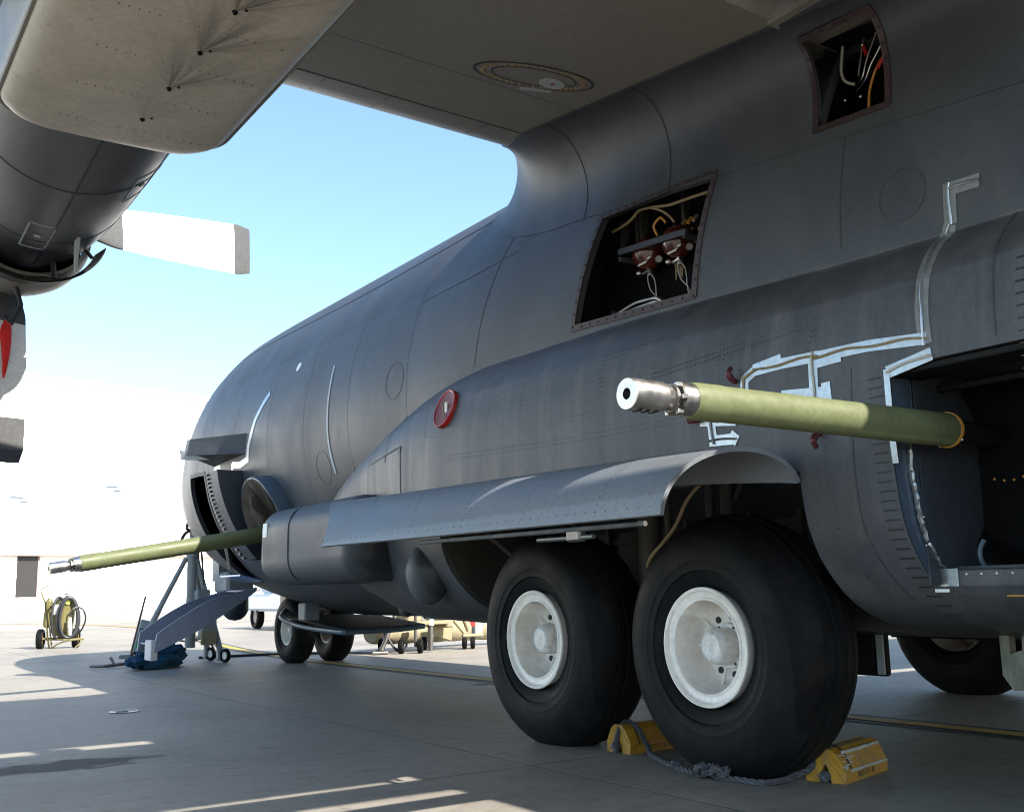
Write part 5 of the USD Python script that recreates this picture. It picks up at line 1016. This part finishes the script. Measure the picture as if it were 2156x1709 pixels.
put('cable_run', MB().tube(smoothline([(-1.0, 11.9, .022), (-.4, 11.9, .02), (.4, 11.7, .02), (1.1, 11.1, .02), (1.35, 10.6, .02), (1.45, 10.4, .2), (1.5, 10.5, .32), (1.62, 10.4, .1), (1.75, 10.4, .02), (1.9, 10.5, .15)], 80), .02, 8), 'hose_black', CAB)
# tie-down cup in the concrete
TD = thing('tie_down_ring', 'round steel tie-down fitting set into the concrete, shining in the shade', 'tie-down')
put('cup', MB().lathe([(.003, .125), (.006, .12), (.006, .10), (.0035, .095), (.0032, 0)], (-3.88, 4.76, 0), (0, 0, 1), 36), 'steel_dark', TD, smooth=False); put('ring_bar', MB().cyl((-3.95, 4.765, .008), (-3.85, 4.755, .008), .012, 10), 'foil', TD)
# red streamer at the engine
STM = thing('red_streamer', 'long red warning streamer hanging under the engine cowling', 'streamer')
z = np.linspace(3.42, 2.70, 24); x0 = -5.085 + .02 * np.sin(z * 5); w = np.interp(z, [2.70, 2.8, 3.1, 3.42], [.02, .04, .10, .11]); y = 4.3 + .03 * np.sin(z * 8)
g = np.stack([np.stack([x0 - w / 2 + .03, y, z], 1), np.stack([x0 + .03, y - .02, z], 1), np.stack([x0 + w / 2 + .03, y + .01, z], 1)], 1); gb = g + [0, .004, 0]
m = MB().grid(g).grid(gb, flip=True).grid(np.stack([gb[:, 0], g[:, 0]], 1)).grid(np.stack([g[:, -1], gb[:, -1]], 1)); put('ribbon', m, 'red_cloth', STM, smooth=60); put('cord', MB().cyl((-5.07, 4.3, 3.41), (-5.05, 4.28, 3.52), .008, 8), 'red_cloth', STM)

# equipment on the far side, seen below the belly
DL = thing('heater_trolley', 'tan ground trolley on castors with a tow bar, seen under the belly', 'trolley')
d0 = np.array([2.0, 10.4, 0])
def DV(x, y, z): return d0 + np.array([x, y, z])
put('deck', MB().box(DV(0, .3, .46), (1.2, .7, .06), bevel=.01).box(DV(.05, .3, .62), (.3, .4, .3), bevel=.03).box(DV(.62, .3, .55), (.16, .5, .36), rotz(.3), bevel=.02), 'duct_khaki', DL, smooth=False)
put('frame', MB().cyl(DV(-.55, 0, .44), DV(.35, 0, .44), .03).cyl(DV(-.6, 0, .06), DV(-.35, 0, .62), .035).cyl(DV(.28, 0, .02), DV(.28, 0, .9), .045).cyl(DV(-.05, -.1, .1), DV(-.05, -.1, .7), .025).cyl(DV(-.75, 0, .03), DV(-.5, 0, .03), .03), 'steel_dark', DL)
put('bright_post', MB().cyl(DV(.28, -.01, .42), DV(.28, -.01, .80), .05), 'label_white', DL)
for x, y in ((-.28, -.05), (-.02, -.2), (-.3, .6), (.5, .6)): small_wheel(DL, DV(x, y, .11), (.8, -.6, 0), .11, .04, 'pale_grey', 'castor')
DC = thing('air_duct', 'fat ribbed khaki air duct lying on the concrete beyond the trolley', 'duct')
p = smoothline([(1.7, 11.4, .30), (2.6, 11.6, .27), (3.6, 11.6, .27), (4.8, 11.5, .27), (6.4, 11.2, .27)], 120); s = np.linspace(0, 15, 120)
put('duct_tube', MB().tube(p, .165 + .018 * abs(np.sin(s * np.pi)) ** .4, 20), 'duct_khaki', DC, smooth=50)
for k in range(4, 120, 8): put('duct_hoop', MB().tube([p[k] - [.012, 0, 0], p[k] + [.012, 0, 0]], .178, 20), 'pale_grey', DC)
TB = thing('tow_dolly', 'grey dolly with a red strap and castors standing beyond the main wheels', 'dolly')
t0 = np.array([3.05, 10.7, 0])
put('upright', MB().box(t0 + [.30, 0, .62], (.16, .12, .9), bevel=.01), 'stand_grey', TB, smooth=False); put('panel', MB().add([t0 + [-.55, 0, .25], t0 + [-.2, 0, .15], t0 + [-.15, 0, .75], t0 + [-.5, 0, .85]] + [t0 + [-.55, .03, .25], t0 + [-.2, .03, .15], t0 + [-.15, .03, .75], t0 + [-.5, .03, .85]], [[0, 1, 2, 3], [7, 6, 5, 4], [0, 4, 5, 1], [1, 5, 6, 2], [2, 6, 7, 3], [3, 7, 4, 0]]), 'duct_khaki', TB, smooth=False)
put('brace', MB().cyl(t0 + [-.4, -.05, .7], t0 + [.05, -.05, .22], .025).cyl(t0 + [-.15, -.05, .85], t0 + [.1, -.05, .3], .04).cyl(t0 + [-.05, -.1, .22], t0 + [.35, -.1, .22], .03), 'duct_khaki', TB)
put('red_strap', MB().add([t0 + [-.05, -.08, 1.0], t0 + [.2, -.08, 1.0], t0 + [.2, -.1, .36], t0 + [.13, -.1, .38], t0 + [-.05, -.06, 1.0], t0 + [.2, -.06, 1.0], t0 + [.2, -.08, .36], t0 + [.13, -.08, .38]], [[3, 2, 1, 0], [4, 5, 6, 7], [0, 1, 5, 4], [1, 2, 6, 5], [2, 3, 7, 6], [3, 0, 4, 7]]), 'red_cloth', TB, smooth=False)
for x in (.0, .16): small_wheel(TB, t0 + [x, -.08, .10], (.8, -.6, 0), .10, .035, 'pale_grey', 'castor')
# tow vehicle mostly hidden behind the nose wheel
TR = thing('tow_vehicle', 'white service vehicle half hidden behind the nose wheels', 'vehicle')
v0 = np.array([5.0, 23.5, 0]); 
put('body', MB().box(v0 + [.9, .9, .75], (1.9, 4.2, .5), bevel=.08).box(v0 + [.9, 1.4, 1.25], (1.7, 1.7, .6), bevel=.2), 'truck_white', TR, smooth=30); put('bumper', MB().box(v0 + [.9, -1.26, .55], (1.9, .14, .2), bevel=.03), 'steel_dark', TR, smooth=False)
put('lamp', MB().box(v0 + [.1, -1.22, .78], (.25, .05, .14), bevel=.01), 'label_white', TR, smooth=False); put('window', MB().box(v0 + [.9, .53, 1.3], (1.4, .04, .36)), 'cavity_dark', TR, smooth=False)
for x in (.1, 1.7):
    for y in (-.4, 2.3): small_wheel(TR, v0 + [x, y, .34], (1, 0, 0), .34, .11)

# hangar beyond the apron
HG = thing('hangar', 'huge white hangar wall with a long low canopy and a dark doorway', 'building')
HA = math.radians(12); hx = np.array([math.cos(HA), -math.sin(HA) * -1 * -1, 0]); hx = np.array([math.cos(HA), math.sin(HA), 0]); hn = np.array([math.sin(HA), -math.cos(HA), 0]); hc = np.array([12.0, 84.0, 0]); HR = np.stack([hx, -hn, [0, 0, 1.0]], 1)
def hbox(name, u, z, size, out, mat, parent=HG): return put(name, MB().box(hc + hx * u + hn * out + np.array([0, 0, z]), size, HR), mat, parent, smooth=False)
hbox('wall', 0, 9.6, (150, 12, 16.8), -6, 'hangar_white'); hbox('plinth', 0, .6, (150, 12, 1.2), -5.9, 'hangar_white'); hbox('roof', 0, 18.1, (151, 13, .4), -6, 'hangar_white')
hbox('canopy', 0, 4.45, (150, .5, .30), .25, 'hangar_rose')
for k in range(12): hbox('door_panel', -70 + 12.5 * k, 10.6, (12.3, .12, 11), .06, 'hangar_white')
def u_at(px): # place along the wall
    return px
for u, w in ((-3.9, 1.5), (32, 2.0), (50, 2.0)):
    D_ = hbox('doorway', u, 2.85, (w, .06, 3.3), .04, 'hangar_dark'); hbox('door_frame', u + w / 2 + .08, 2.85, (.14, .1, 3.3), .06, 'hangar_rose', D_)
for u, z in ((2.4, 9.9), (-5.0, 8.7)): hbox('wall_vent', u, z, (.9, .1, .12), .1, 'jamb_blue'); hbox('wall_vent', u + .5, z - .3, (.6, .1, .1), .1, 'jamb_blue')
